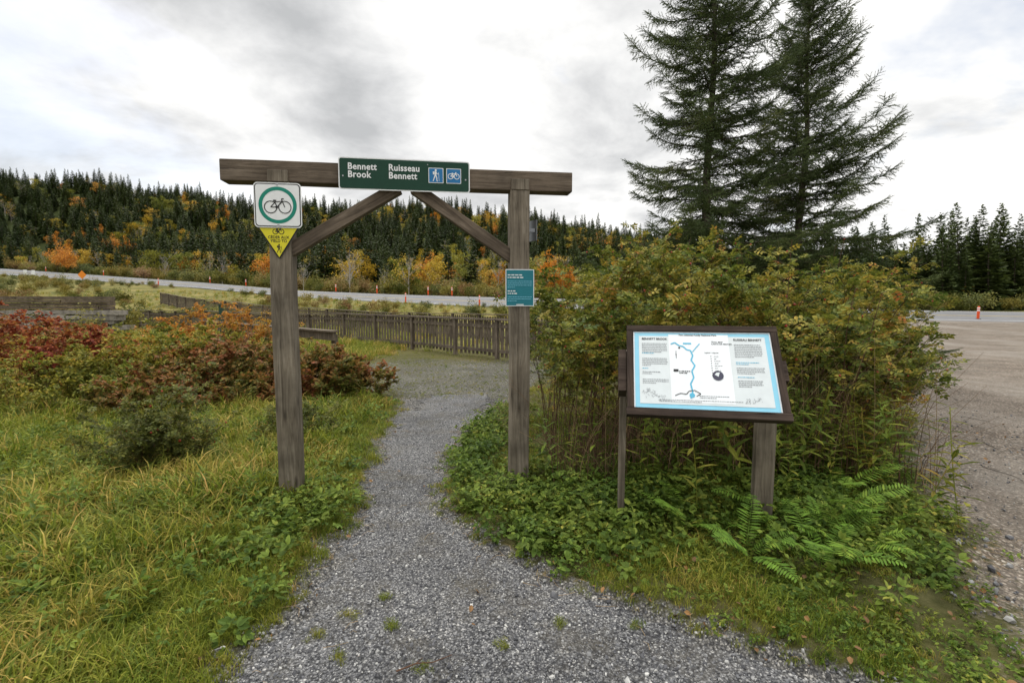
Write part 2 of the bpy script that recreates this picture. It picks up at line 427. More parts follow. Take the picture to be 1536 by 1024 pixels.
def herb(name, h, n, L, W):
    V = []; F = []; lx, ly = ru(-.1, .1), ru(-.1, .1)
    for i in range(n):
        s = (i+1)/n; a = i*2.4+ru(-.3, .3); c = Vector((lx*s*s*h, ly*s*s*h, h*s))
        k = .5+.8*math.sin(math.pi*min(s, .95))
        leaf_poly(V, F, c, (math.cos(a), math.sin(a), ru(-.3, .6)), (0, 0, 1), L*k*ru(.8, 1.1), W*k)
    for i in range(6):
        s0, s1 = i/6, (i+1)/6; b0 = len(V)
        V += [(lx*s0*s0*h-.002, ly*s0*s0*h, h*s0), (lx*s0*s0*h+.002, ly*s0*s0*h, h*s0), (lx*s1*s1*h+.002, ly*s1*s1*h, h*s1), (lx*s1*s1*h-.002, ly*s1*s1*h, h*s1)]
        F.append((b0, b0+1, b0+2, b0+3))
    return P(name, V, F, [m_herb])
herbC = proto_coll('herb_protos', [herb('hb%d' % i, .5, 34, .085, .017) for i in range(3)])

def compound(name, mat, k=3, L=.09, l=.036, w=.022):
    V = []; F = []
    for i in range(k):
        s = (i+1)/(k+.6)*L
        for g in (-1, 1): leaf_poly(V, F, (s, 0, -s*.15), (.45, g, -.1+ru(-.4, .3)), (ru(-.3, .3), 0, 1), l*ru(.8, 1.15), w)
    leaf_poly(V, F, (L*.9, 0, -L*.14), (1, 0, -.2), (0, 0, 1), l*1.1, w)
    b0 = len(V); V += [(0, -.0008, 0), (0, .0008, 0), (L*.9, 0, -L*.14)]; F.append((b0, b0+1, b0+2))
    return P(name, V, F, [mat])
def simple_leaf(name, mat, L, W, n=3):
    V = []; F = []
    for i in range(n):
        leaf_poly(V, F, (.015*i, 0, 0), (1, (-.9, 0, .9)[i % 3]+ru(-.3, .3), ru(-.4, .3)), (0, ru(-.4, .4), 1), L*ru(.8, 1.1), W)
    return P(name, V, F, [mat])
m_rose = leaf_mat('rose_leaves', [(0, (.03, .055, .013)), (.3, (.075, .11, .018)), (.55, (.17, .18, .028)), (.78, (.33, .26, .045)), (.93, (.34, .14, .035)), (1, (.28, .07, .03))], nscale=2.6, wn=.4, wr=.4, wi=.2, transl=.3)
m_dkrose = leaf_mat('dark_rose_leaves', [(0, (.04, .055, .012)), (.5, (.09, .105, .02)), (.85, (.16, .15, .03)), (1, (.28, .09, .03))], nscale=2, wn=.3, wr=.35, wi=.35, transl=.25)
roseC = proto_coll('rose_protos', [compound('rs%d' % i, m_rose) for i in range(3)])
dkC = proto_coll('darkrose_protos', [compound('dk%d' % i, m_dkrose) for i in range(3)])
m_red = leaf_mat('red_leaves', [(0, (.11, .025, .018)), (.35, (.23, .045, .025)), (.6, (.29, .10, .03)), (.8, (.17, .16, .03)), (1, (.38, .24, .04))], nscale=1.6, wn=.45)
redC = proto_coll('red_protos', [simple_leaf('rl%d' % i, m_red, .055, .032) for i in range(2)])
m_gy = leaf_mat('greenyellow_leaves', [(0, (.06, .09, .015)), (.4, (.15, .17, .025)), (.7, (.3, .24, .035)), (.85, (.38, .17, .035)), (1, (.3, .07, .025))], nscale=1.4, wn=.45)
gyC = proto_coll('gy_protos', [simple_leaf('gl%d' % i, m_gy, .05, .028) for i in range(2)])
m_burg = leaf_mat('burgundy_leaves', [(0, (.045, .07, .014)), (.35, (.12, .125, .024)), (.55, (.2, .11, .03)), (.8, (.24, .07, .035)), (1, (.34, .2, .04))], nscale=1.8, wn=.4)
buC = proto_coll('bu_protos', [simple_leaf('bl%d' % i, m_burg, .055, .036) for i in range(2)])
m_or = leaf_mat('orange_leaves', [(0, (.18, .17, .03)), (.4, (.36, .22, .035)), (.7, (.44, .17, .03)), (1, (.42, .3, .04))], nscale=.8)
orC = proto_coll('or_protos', [simple_leaf('ol%d' % i, m_or, .05, .028) for i in range(2)])
m_stem = flat_mat('shrub_stems', (.11, .06, .036), .8, .2, .2)
m_drystem = flat_mat('dry_stems', (.36, .25, .13), .8, .2, .2)
m_dkstem = flat_mat('brown_stalks', (.15, .09, .052), .8, .2, .25)

def bush(name, stems, coll, leaf0=.3, twigs=12, per=6, tw=(.12, .34), lscale=1.0, stem_mat=None, thick=.005, hips=None):
    root = empty(name)
    lines = []; LP = []; LD = []; tips = []
    for (x, y, h, dx, dy) in stems:
        z0 = float(height(x, y))-.02; ph = ru(0, 6.28)
        def pt(s):
            return Vector((x+dx*s**1.7+.03*math.sin(s*5+ph)*h, y+dy*s**1.7+.03*math.cos(s*4+ph)*h, z0+h*(s-.12*s**3*(abs(dx)+abs(dy)))))
        pts = [pt(i/8) for i in range(9)]
        lines.append((pts, thick*ru(.7, 1.2), thick*.3)); tips.append(pts[-1])
        tk = twigs*ru(.4, 1.5); l0 = leaf0*ru(.75, 1.3)
        for k in range(int(tk)):
            s = l0+(1-l0)*rd()**.75; p = pt(s)
            a = ru(0, 6.28); el = ru(-.2, 1.0); d = Vector((math.cos(a)*math.cos(el), math.sin(a)*math.cos(el), math.sin(el)))
            l = ru(*tw)*(1.15-.5*s)
            q = p+d*l; q.z -= .1*l
            lines.append(([p, p+d*l*.5, q], thick*.35, thick*.15)); tips.append(q)
            for j in range(per):
                f = (j+.7)/per; c = p+(q-p)*f
                ld = Vector((ru(-1, 1), ru(-1, 1), ru(-.6, .7)))+d*.5
                LP.append(c); LD.append(ld)
    tubes('stems', lines, stem_mat or m_stem, root)
    LP = np.array(LP); LD = np.array(LD)
    scatter('foliage', coll, LP, dir_euler(LD, rng.uniform(-.8, .8, len(LP))), rng.uniform(.6, 1.3, len(LP))*lscale, parent=root)
    if hips:
        tp = np.array([tips[i] for i in rng.choice(len(tips), hips)])
        scatter('rose_hips', hipC, tp-np.array([0, 0, .015]), np.zeros((hips, 3)), rng.uniform(.7, 1.2, hips), parent=root)
    return root
m_hip = flat_mat('rose_hip_red', (.36, .03, .015), .35, .5)
bm = bmesh.new(); bmesh.ops.create_icosphere(bm, subdivisions=1, radius=.010)
me = bpy.data.meshes.new('hip'); bm.to_mesh(me); bm.free(); me.materials.append(m_hip)
hipC = proto_coll('hip_protos', [bpy.data.objects.new('hip', me)])

# ------------------------------------------------------------------ shrubs
st = []
while len(st) < 220:
    y = ru(3.95, 7.3); x = ru(.25, 6.2)
    lo = .36+.03*(y-4); hi = .70*y+.15
    if not (lo < x < hi): continue
    if y < 4.25 and (x < .8): continue
    u = x/y
    h = np.interp(u, [.05, .12, .2, .32, .5, .65, .75, .85], [1.45, 1.95, 2.25, 2.2, 1.95, 2.05, 1.65, 1.0])*ru(.6, 1.16)
    h *= .93+.1*math.sin(x*3.1+1)+.06*math.sin(x*7.7)
    if y < 4.4: h *= .85
    h *= 1+.05*(y-5)*.5
    st.append((x, y, h, ru(-.55, .55)+(.25 if u > .62 else 0)-(.12 if x < .8 else 0), ru(-.6, .2)))
for _ in range(30):
    y = ru(4.3, 6.2); x = .72*y+ru(-.5, .0); st.append((x, y, ru(.7, 1.45), ru(.35, .95), ru(-.4, .1)))
bush('rose_bush', st, roseC, .48, 15, 5, (.10, .38), 1.1, hips=800, thick=.0075)
dl = []
for _ in range(720):
    y = ru(3.75, 4.9); x = ru(.35, 3.5); h = ru(.4, 1.35); a = ru(-.6, .6); b2 = ru(-.35, .2)
    dl.append(([Vector((x+a*s*s, y+b2*s*s, float(height(x, y))+h*(s-.25*s*s*abs(a)))) for s in (0, .3, .6, 1)], .0034, .001))
tubes('dry_grass_stalks', dl[:520], m_dkstem); tubes('dry_grass_stalks.001', dl[520:], m_drystem)
def region(n, cx, cy, rx, ry, hfun, lean=.25):
    o = []
    while len(o) < n:
        a, b2 = ru(-1, 1), ru(-1, 1)
        if a*a+b2*b2 > 1: continue
        x, y = cx+a*rx, cy+b2*ry; e = 1-.45*(a*a+b2*b2)**1.2
        o.append((x, y, hfun(x, y)*e*ru(.65, 1.15), ru(-lean, lean)+a*.2, ru(-lean, lean)+b2*.15))
    return o
bush('red_shrub', region(80, -9.0, 8.7, 1.7, 1.2, lambda x, y: 1.42), redC, .18, 13, 6, (.1, .3), 1.15)
bush('shrub', region(105, -6.4, 9.0, 1.8, 1.6, lambda x, y: 1.25), gyC, .1, 13, 6, (.1, .3), 1.15)
bush('shrub.001', region(95, -4.6, 8.5, 1.4, 1.35, lambda x, y: 1.15), buC, .08, 13, 6, (.1, .28), 1.15)
bush('shrub.002', region(70, -3.1, 7.9, .9, .8, lambda x, y: .88), buC, .05, 13, 6, (.08, .22), 1.1)
bush('orange_shrub', region(60, -7.0, 11.4, 1.5, .9, lambda x, y: 1.65), orC, .2, 11, 5, (.1, .3), 1.15)
bush('red_shrub.001', region(40, -12.6, 11.5, 1.3, 1.2, lambda x, y: 1.6), redC, .15, 12, 5, (.12, .35), 1.3)
bush('shrub.003', region(80, -7.7, 7.2, 1.9, .8, lambda x, y: .95), gyC, .08, 12, 5, (.1, .25), 1.0)
bush('shrub.004', region(60, -5.0, 7.2, 1.4, .6, lambda x, y: .75), buC, .08, 12, 5, (.08, .2), .95)
bush('small_rose_bush', region(32, -3.3, 4.5, .34, .24, lambda x, y: .85, .34), dkC, .14, 11, 5, (.08, .2), .8, hips=26, thick=.004)
bush('small_rose_bush.001', region(22, -2.6, 5.6, .3, .25, lambda x, y: .42, .3), dkC, .1, 9, 4, (.08, .2), .75, thick=.004)

# ------------------------------------------------------------------ grass & herbs
def wedge(n, r0, r1, amax=62):
    r = np.exp(rng.uniform(np.log(r0), np.log(r1), n)); a = rng.uniform(-R(amax), R(amax), n)
    return r*np.sin(a), r*np.cos(a), r
def vnoise(x, y, f=1.0, k=0):
    return .5+.25*(np.sin(x*1.7*f+k+1.3*np.sin(y*1.1*f))+np.sin(y*2.3*f+k*2+1.1*np.sin(x*1.9*f+1)))
x, y, r = wedge(44000, 1.3, 30, 56)
x2 = rng.uniform(-9, 7, 7000); y2 = rng.uniform(-2, 12, 7000)
x = np.append(x, x2); y = np.append(y, y2); r = np.hypot(x, y)
pmv = np.clip(np.minimum(x-xl(y), xr(y)-x)/.16+.5, 0, 1)*(y < 12.2)
pmv = np.where(y > 8.0, pmv*.62, pmv)
kv = (x > xk(y)+rng.normal(-.2, .22, len(x)))
clr = in_clear(x, y)
keep = (rng.random(len(x)) > pmv*1.02) & ~kv & ~(clr & (rng.random(len(x)) > .65)) & (y < 30)
keep &= ~((x > xr(y)) & (rng.random(len(x)) > .12+.45*np.clip((vnoise(x, y, 2.2, 4)-.35)*3, 0, 1)))
keep &= ~((x < xl(y)) & (r < 9) & (rng.random(len(x)) > .45+.7*vnoise(x, y, 3.1, 2)))
x, y, r = x[keep], y[keep], r[keep]
n = len(x); left = x < xl(y)
edge = np.clip(np.where(left, xl(y)-x, x-xr(y))/.7, 0, 1)
kedge = np.clip((xk(y)-x)/.8, .3, 1)
nz = .6*vnoise(x, y, .9)+.4*vnoise(x, y, 2.9, 1)
scl = np.where(left, .36+edge*(.30+1.2*nz), .30+edge*(.10+.35*nz))*rng.uniform(.5, 1.5, n)*(1+r/22)*kedge
scl = np.where(in_clear(x, y) | ((x > xl(y)) & (x < xr(y))), .36*rng.uniform(.6, 1.3, n), scl)
pY = np.where(left, .10+1.0*np.clip(vnoise(x, y, 1.0, 2)-.35, 0, 1)*(x < -1.9), .08)
idx = np.where(rng.random(n) < pY, rng.integers(4, 6, n), rng.integers(0, 4, n))
scatter('grass', grassC, np.stack([x, y, height(x, y)-.004], -1), np.stack([rng.normal(0, .16, n), rng.normal(0, .16, n), rng.uniform(0, 6.28, n)], -1), scl, idx)
x, y, r = wedge(10500, 1.9, 26, 58)
k = (x < xl(y)-.7) & (vnoise(x, y, 1.1, 1) > .45) & (y < 22)
x, y = x[k], y[k]; n = len(x)
scatter('tall_grass', tallC, np.stack([x, y, height(x, y)-.01], -1), np.stack([rng.normal(0, .18, n), rng.normal(0, .18, n), rng.uniform(0, 6.28, n)], -1), rng.uniform(.4, 1.15, n)*(1+np.hypot(x, y)/40))
def blob(n, cx, cy, sx, sy): return np.stack([rng.normal(cx, sx, n), rng.normal(cy, sy, n)], -1)
q = np.concatenate([blob(230, .15, 3.8, .35, .3), blob(300, .8, 3.4, .45, .28), blob(230, 1.5, 3.55, .5, .35), blob(240, 2.4, 3.7, .4, .4), blob(230, -.4, 4.9, .12, .8),
                    blob(100, -.15, 5.8, .15, .8), blob(230, -1.8, 3.75, .28, .25), blob(110, -1.5, 3.2, .18, .35), blob(120, -2.6, 6.6, .8, .5), blob(130, .3, 3.1, .35, .2), blob(950, -3.6, 4.6, 1.6, 1.2), blob(300, -5, 6.4, 1.8, .6), blob(240, -2.4, 2.8, .6, .7), blob(200, 2.2, 2.9, .4, .3)])
x, y = q[:, 0], q[:, 1]
k = ((x < xl(y)-.06) | (x > xr(y)+.05)) & (x < xk(y)-.2) & (y > 1.8)
x, y = x[k], y[k]; n = len(x)
scatter('ground_cover_plants', coverC, np.stack([x, y, height(x, y)], -1), np.stack([rng.normal(0, .35, n), rng.normal(0, .35, n), rng.uniform(0, 6.28, n)], -1), rng.uniform(.45, 1.3, n))
x = rng.uniform(.0, 4.5, 12000); y = rng.uniform(1.4, 6.5, 12000)
k = (x > xr(y)+.03) & (x < xk(y)-.15+rng.normal(0, .12, len(x))) & (vnoise(x, y, 2.5, 2)+rng.normal(0, .15, len(x)) > .28)
x, y = x[k], y[k]; n = len(x)
scatter('clover', coverC, np.stack([x, y, height(x, y)-.02], -1), np.stack([rng.normal(0, .35, n), rng.normal(0, .35, n), rng.uniform(0, 6.28, n)], -1), rng.uniform(.22, .62, n))
q = np.array([(1.35, 3.05), (1.62, 2.85), (1.95, 2.95), (1.75, 3.15), (2.15, 3.15), (1.5, 3.2), (2.35, 3.35), (2.0, 2.75), (2.5, 3.6), (2.2, 2.9), (1.4, 2.8), (1.15, 3.15), (2.45, 3.1), (1.8, 2.7)])
n = len(q)
scatter('ferns', fernC, np.stack([q[:, 0], q[:, 1], height(q[:, 0], q[:, 1])], -1), np.stack([rng.normal(0, .2, n), rng.normal(0, .2, n), rng.uniform(0, 6.28, n)], -1), rng.uniform(.55, .95, n))
q = np.concatenate([blob(30, 1.7, 4.0, .9, .25), blob(80, 4.0, 5.4, .5, .7), blob(40, 3.0, 4.3, .3, .4), blob(140, -4.2, 4.6, 1.3, 1.2), blob(25, -3.2, 3.3, .5, .3), blob(35, 2.6, 4.1, .4, .2)])
x, y = q[:, 0], q[:, 1]; k = (x < xk(y)-.1) & ((x > xr(y)+.2) | (x < xl(y)-.5)); x, y = x[k], y[k]; n = len(x)
scatter('wildflower_stems', herbC, np.stack([x, y, height(x, y)], -1), np.stack([rng.normal(0, .25, n), rng.normal(0, .25, n), rng.uniform(0, 6.28, n)], -1), np.where(x > 0, rng.uniform(.6, 1.7, n), rng.uniform(.4, 1.0, n)))
tp = [(-.83, 2.36), (-.70, 2.50), (-.60, 2.27), (-.78, 2.07), (.60, 2.27), (-.04, 2.13), (-.40, 2.0), (.25, 2.28), (-.95, 2.2)]
q = np.concatenate([blob(6, a, b2, .022, .016) for a, b2 in tp]); n = len(q)
scatter('path_weeds', grassC, np.stack([q[:, 0], q[:, 1], np.full(n, .008)], -1), np.stack([rng.normal(0, .3, n), rng.normal(0, .3, n), rng.uniform(0, 6.28, n)], -1), rng.uniform(.16, .38, n), rng.integers(0, 4, n))
m, t, out = new_mat('pebble_stone'); b = principled(t, out, .8, .3)
oi = t.new('ShaderNodeObjectInfo'); t.lk(t.ramp(oi.outputs['Random'], [(0, (.055, .055, .06)), (.6, (.18, .18, .185)), (.92, (.33, .325, .31)), (1, (.58, .57, .53))]), b.inputs['Base Color'])
peb = []
for i in range(4):
    bm = bmesh.new(); bmesh.ops.create_icosphere(bm, subdivisions=1, radius=.006)
    for v in bm.verts: v.co *= ru(.65, 1.3); v.co.z *= .65
    me = bpy.data.meshes.new('pb%d' % i); bm.to_mesh(me); bm.free(); me.materials.append(m); peb.append(bpy.data.objects.new('pb%d' % i, me))
pebC = proto_coll('pebble_protos', peb)
x, y, r = wedge(42000, 1.3, 10, 56)
k = ((x > xl(y)-.08) & (x < xr(y)+.08)) | ((x > xk(y)-.25) & (rng.random(len(x)) < .5)); x, y = x[k], y[k]; n = len(x)
scatter('gravel', pebC, np.stack([x, y, height(x, y)+.010], -1), rng.uniform(0, 6.28, (n, 3)), rng.lognormal(-.25, .4, n)*np.where((x > xk(y)-.25) & (rng.random(n) < .15), 2.2, 1))
m_fall = leaf_mat('fallen_leaves', [(0, (.10, .06, .035)), (.6, (.22, .12, .05)), (1, (.38, .2, .06))], wn=.1, wr=.6, wi=.3, transl=.1)
fallC = proto_coll('fall_protos', [simple_leaf('fl0', m_fall, .04, .028, 1)])
x, y, r = wedge(1100, 1.6, 9, 55); k = ~((x > xl(y)+.1) & (x < xr(y)-.1)) | (rng.random(len(x)) < .05); x, y = x[k], y[k]; n = len(x)
scatter('fallen_leaf_litter', fallC, np.stack([x, y, height(x, y)+.03], -1), np.stack([rng.normal(0, .4, n), rng.normal(0, .4, n), rng.uniform(0, 6.28, n)], -1), rng.uniform(.4, 1.0, n))
x = rng.uniform(-3, 4.5, 5500); y = rng.uniform(1.6, 8, 5500)
dd = np.minimum(np.abs(x-xl(y)), np.minimum(np.abs(x-xr(y)), np.abs(x-xk(y)))); k = dd < np.abs(rng.normal(0, .15, len(x))); x, y = x[k], y[k]
dl = []
for a, b2 in zip(x, y):
    an = ru(0, 6.28); l = ru(.03, .12); z = float(height(a, b2))+.014
    dl.append(([Vector((a, b2, z)), Vector((a+math.cos(an)*l*.5, b2+math.sin(an)*l*.5, z+.008)), Vector((a+math.cos(an+.3)*l, b2+math.sin(an+.3)*l, z))], .0014, .0008))
tubes('dry_straw_litter', dl, m_drystem)
tw = [([Vector((-.5, 1.97, .018)), Vector((-.42, 2.0, .03)), Vector((-.35, 2.02, .02)), Vector((-.27, 2.06, .025))], .004, .002), ([Vector((-.42, 2.0, .03)), Vector((-.40, 2.05, .02))], .003, .001)]
tubes('fallen_twig', tw, m_stem, sides=5)

# ------------------------------------------------------------------ big spruces
m_needle = leaf_mat('spruce_needles', [(0, (.042, .065, .022)), (.5, (.085, .12, .038)), (.85, (.15, .18, .055)), (1, (.24, .21, .08))], nscale=1.6, wn=.4, wr=.35, wi=.25, transl=.2)
m_bark, t, out = new_mat('bark'); b = principled(t, out, .9, .1)
tc = t.new('ShaderNodeTexCoord'); t.lk(t.ramp(t.noise(t.mapping(tc.outputs['Object'], (14, 14, 5)), 1, 6, .7), [(.35, (.045, .036, .026)), (.65, (.16, .13, .105))]), b.inputs['Base Color'])
def spray(name, L=.27):
    V = []; F = []
    def shoot(o, ax, l, n):
        a1 = ax.orthogonal().normalized(); a2 = ax.cross(a1)
        for i in range(n):
            s = (i+rd())/n*l; a = ru(0, 6.28); nl = ru(.021, .032)*(1-.35*s/l)
            rdv = a1*math.cos(a)+a2*math.sin(a); d = (ax*.75+rdv).normalized()*nl
            w = (ax*.25+a1*-math.sin(a)+a2*math.cos(a))*.003; p = o+ax*s; b0 = len(V)
            V.extend([p-w, p+w, p+d]); F.append((b0, b0+1, b0+2))
        b0 = len(V); V.extend([o-a1*.003, o+a1*.003, o+ax*l, o-a2*.003, o+a2*.003]); F.extend([(b0, b0+1, b0+2), (b0+3, b0+4, b0+2)])
    shoot(Vector((0, 0, 0)), Vector((1, 0, 0)), L, 64)
    for k, s in enumerate((.12, .25, .38, .5, .65)):
        g = 1 if k % 2 else -1
        shoot(Vector((s*L, 0, 0)), Vector((.75, g*.7, ru(-.45, .05))).normalized(), L*(.64-.45*s), 34)
    return P(name, V, F, [m_needle])
sprayC = proto_coll('spray_protos', [spray('sp%d' % i) for i in range(3)])
def spruce(name, x0, y0, H, Rm, zmin=.5, seed=1, ex=.7):
    random.seed(seed)
    root = empty(name); root.location = (x0, y0, float(height(x0, y0)))
    lines = [([Vector((.03*math.sin(i), .03*math.cos(i*1.3), H*i/12)) for i in range(13)], .12, .012)]
    A = []; D = []; S = []
    z = zmin
    while z < H-.08:
        nb = random.choice((4, 5, 6)) if z < H-1 else 4
        f = 1-z/H; boost = ru(.78, 1.13)
        for k in range(nb):
            a = 6.283*k/nb+ru(-.5, .5)+z*3; L = Rm*(f**ex)*ru(.52, 1.15)*boost+.06
            if rd() < .1: L *= .5
            e0 = .75*(1-f)**1.5+ru(-.18, .18)-.02; zz = z+ru(-.1, .1)
            ca, sa = math.cos(a), math.sin(a)
            K = 9; pts = [Vector((0, 0, zz))]
            for j in range(K):
                s = (j+.5)/K; el = e0-.25*math.sin(s*3.0)*f*1.3+.95*max(0, s-.5)
                pts.append(pts[-1]+Vector((ca*math.cos(el), sa*math.cos(el), math.sin(el)))*(L/K))
            lines.append((pts, .010+.010*f, .003))
            def bp(s):
                q = min(s*K, K-.001); i = int(q); return pts[i].lerp(pts[i+1], q-i), (pts[i+1]-pts[i]).normalized()
            s = .10
            while s < 1:
                p, d = bp(s)
                if s > .22: A.append(p); D.append(d); S.append(ru(.8, 1.15))
                for g in (-1, 1):
                    if rd() < .1: continue
                    sd = Vector((-sa, ca, 0))*g
                    dd = (d*ru(.55, .95)+sd*.85); dd.z += ru(-.45, .12); dd.normalize()
                    sl = (.15+.42*L*(1-s)*min(1, s*2.8))*ru(.6, 1.15)
                    nt = max(1, int(sl/.19))
                    for q in range(nt):
                        c = p+dd*(sl*q/nt); c.z -= .25*(q/nt)**2*sl
                        A.append(c); D.append(dd+Vector((0, 0, .12*q/nt))); S.append(ru(.85, 1.25))
                        if rd() < .38:
                            A.append(c+dd*.05); D.append(dd*.8+Vector((ru(-.4, .4), ru(-.4, .4), -.8))); S.append(ru(.55, .95))
                    if sl > .25: lines.append(([p, p+dd*sl], .004, .002))
                s += .12/max(L, .3)
            A.append(pts[-1]); D.append(pts[-1]-pts[-2]); S.append(.95)
        z += ru(.14, .235)*(1.0 if z < H-1.5 else .8)
    for j in range(5): A.append(Vector((0, 0, H-.45+.09*j))); D.append(Vector((.05, 0, 1))); S.append(.9)
    tubes('trunk_and_limbs', lines, m_bark, root, 5)
    D = np.array(D); scatter('needles', sprayC, np.array(A), dir_euler(D, rng.uniform(-.7, .7, len(D))), S, parent=root)
spruce('spruce_tree', 3.85, 9.7, 9.9, 2.6, .7, 3, .68)
spruce('spruce_tree.001', 6.05, 10.3, 7.9, 2.4, .6, 8, .60)

# ------------------------------------------------------------------ distant trees
m_con = leaf_mat('conifer_foliage', [(0, (.026, .048, .015)), (.4, (.054, .082, .024)), (.8, (.10, .13, .034)), (1, (.17, .17, .05))], nscale=.03, wn=.3, wr=.45, wi=.25, transl=.15)
m_dec = leaf_mat('autumn_foliage', [(0, (.09, .12, .02)), (.35, (.18, .19, .03)), (.56, (.34, .29, .04)), (.74, (.5, .33, .04)), (.88, (.48, .22, .03)), (1, (.32, .22, .08))], nscale=.02, wn=.25, wr=.7, wi=.06, transl=.3)
m_or2 = leaf_mat('bright_orange_foliage', [(0, (.45, .17, .025)), (1, (.62, .28, .035))], wn=.2, wr=.2, wi=.5, transl=.3)
m_shr = leaf_mat('meadow_shrub_foliage', [(0, (.05, .075, .018)), (.35, (.12, .13, .03)), (.6, (.25, .21, .045)), (.8, (.22, .13, .06)), (1, (.36, .18, .05))], nscale=.08, wn=.4, wr=.5, wi=.1, transl=.25)
m_lbark = flat_mat('pale_bark', (.36, .33, .29), .9, .1, .2)
def conifer(name, H, Rm, lay, dens=11):
    V = []; F = []; mi = []
    for k in range(5):
        a0, a1 = 6.283*k/5, 6.283*(k+1)/5; b0 = len(V)
        V += [(.14*math.cos(a0), .14*math.sin(a0), 0), (.14*math.cos(a1), .14*math.sin(a1), 0), (0, 0, H*.96)]; F.append((b0, b0+1, b0+2)); mi.append(1)
    for i in range(lay):
        z = H*(.06+.94*(i/lay)); f = 1-z/H; nb = int(dens*(.45+f))+2
        for k in range(nb):
            a = ru(0, 6.283); L = (Rm*(f**.8)+.15)*ru(.5, 1.2); dz = ru(-.35, .02)*f-.05+(.3*(1-f)); zz = z+ru(-.15, .15)
            for j in range(4):
                a2 = a+ru(-.3, .3); r0 = L*ru(.15, .7); r1 = min(L, r0+L*ru(.25, .5)); wd = .06+.11*L*ru(.5, 1)
                c0 = Vector((math.cos(a)*r0, math.sin(a)*r0, zz+dz*r0)); c1 = Vector((math.cos(a2)*r1, math.sin(a2)*r1, zz+dz*r1+ru(-.1, .12)))
                pr = Vector((-math.sin(a), math.cos(a), ru(-.6, .6)))*wd; b0 = len(V)
                V += [c0-pr, c0+pr, c1]; F.append((b0, b0+1, b0+2)); mi.append(0)
    return P(name, V, F, [m_con, m_bark], mi)
def decid(name, H, Rm, nleaf, mat, leaf=.16, z0=.3, bark=None):
    V = []; F = []; mi = []
    limbs = []
    for i in range(14 if nleaf < 400 else 11):
        a = ru(0, 6.28); s = ru(.15, .8); e = ru(.6, 1.25); l = H*ru(.2, .45)
        p = Vector((0, 0, H*s*.7)); q = p+Vector((math.cos(a)*math.cos(e), math.sin(a)*math.cos(e), math.sin(e)))*l
        if q.z > H*.95: q.z = H*.95
        limbs.append((p, q))
        if nleaf < 400:
            for _ in range(5):
                p2 = p.lerp(q, ru(.3, .9)); limbs.append((p2, p2+Vector((ru(-1, 1), ru(-1, 1), ru(.1, 1.2)))*H*.09))
    limbs.append((Vector((0, 0, 0)), Vector((0, 0, H*.85))))
    for p, q in limbs:
        a = (q-p).orthogonal().normalized(); c = (q-p).normalized().cross(a); r = .012*H if p.z == 0 else .004*H
        b0 = len(V)
        for k in range(3): V.append(p+(a*math.cos(k*2.09)+c*math.sin(k*2.09))*r)
        V.append(q)
        for k in range(3): F.append((b0+k, b0+(k+1) % 3, b0+3)); mi.append(1)
    cl = []
    for i in range(26):
        p, q = random.choice(limbs); s = ru(.45, 1); c = p.lerp(q, s)+Vector((ru(-1, 1), ru(-1, 1), ru(-.6, .6)))*Rm*.35
        if c.z < H*z0: c.z = H*ru(z0, z0+.3)
        cl.append((c, Rm*ru(.2, .42)))
    for i in range(nleaf):
        c, r = random.choice(cl); d = Vector((random.gauss(0, 1), random.gauss(0, 1), random.gauss(0, .8))); d.normalize(); p = c+d*r*rd()**.4
        u = Vector((ru(-1, 1), ru(-1, 1), ru(-1, 1))).normalized()*leaf*ru(.6, 1.3); w = u.orthogonal().normalized()*leaf*ru(.4, .8); b0 = len(V)
        V += [p-u, p-w, p+u, p+w]; F.append((b0, b0+1, b0+2, b0+3)); mi.append(0)
    return P(name, V, F, [mat, bark or m_bark], mi)
random.seed(11)
protos = [conifer('t0', 10, 2.1, 44), conifer('t1', 10, 1.7, 46), conifer('t2', 8.5, 2.4, 38), conifer('t3', 11, 1.9, 50, 9),
          decid('t4', 8, 2.6, 1200, m_dec), decid('t5', 7, 2.3, 1100, m_dec), decid('t6', 8, 2.2, 260, m_dec, .13, .3, m_lbark),
          decid('t7', 2.2, 1.5, 700, m_shr, .09, .1), decid('t8', 1.8, 1.4, 600, m_shr, .08, .08), decid('t9', 7, 2.2, 0, m_dec, .1, .3, m_lbark), decid('ta', 7, 2.8, 1500, m_or2, .15, .15)]
treeC = proto_coll('tree_protos', protos)
pts = []; idx = []; sc = []
N = 13500
x = rng.uniform(-330, 330, N); y = rng.uniform(52, 255, N)
yf = np.interp(x, Xf, Yf); up = x/y
k = (y > yf+13+8*vnoise(x, y, .08)-8*(up > .55)) & (np.abs(up) < 1.45)
x, y, up, yf = x[k], y[k], up[k], yf[k]
orange = vnoise(x, y, .028, 1)*.45+vnoise(x, y, .09, 3)*.45+.22*np.exp(-((up+.03)/.35)**2)
low = np.clip(1-(y-yf-12)/45, 0, 1)
pd = np.clip((orange-.46)*1.7, .06, .58)*np.where(up > .3, .25, 1)
pd = np.maximum(pd, low*.36*(up < .2))
isd = rng.random(len(x)) < pd
ti = np.where(isd, rng.choice([4, 5, 6, 10], len(x), p=[.37, .31, .25, .07]), rng.integers(0, 4, len(x)))
ts = np.where(isd, rng.uniform(.6, 1.1, len(x)), rng.uniform(.45, 1.1, len(x)))
ts *= np.where(up > .5, 1.1, 1)
pts.append(np.stack([x, y, height(x, y)-.2], -1)); idx.append(ti); sc.append(ts)
q = []
for _ in range(75):
    xx = ru(52, 100); q.append((xx, 57+ru(0, 14)+.05*xx))
q = np.array(q)
pts.append(np.stack([q[:, 0], q[:, 1], height(q[:, 0], q[:, 1])-.2], -1)); idx.append(rng.integers(0, 4, len(q))); sc.append(rng.uniform(.95, 1.5, len(q)))
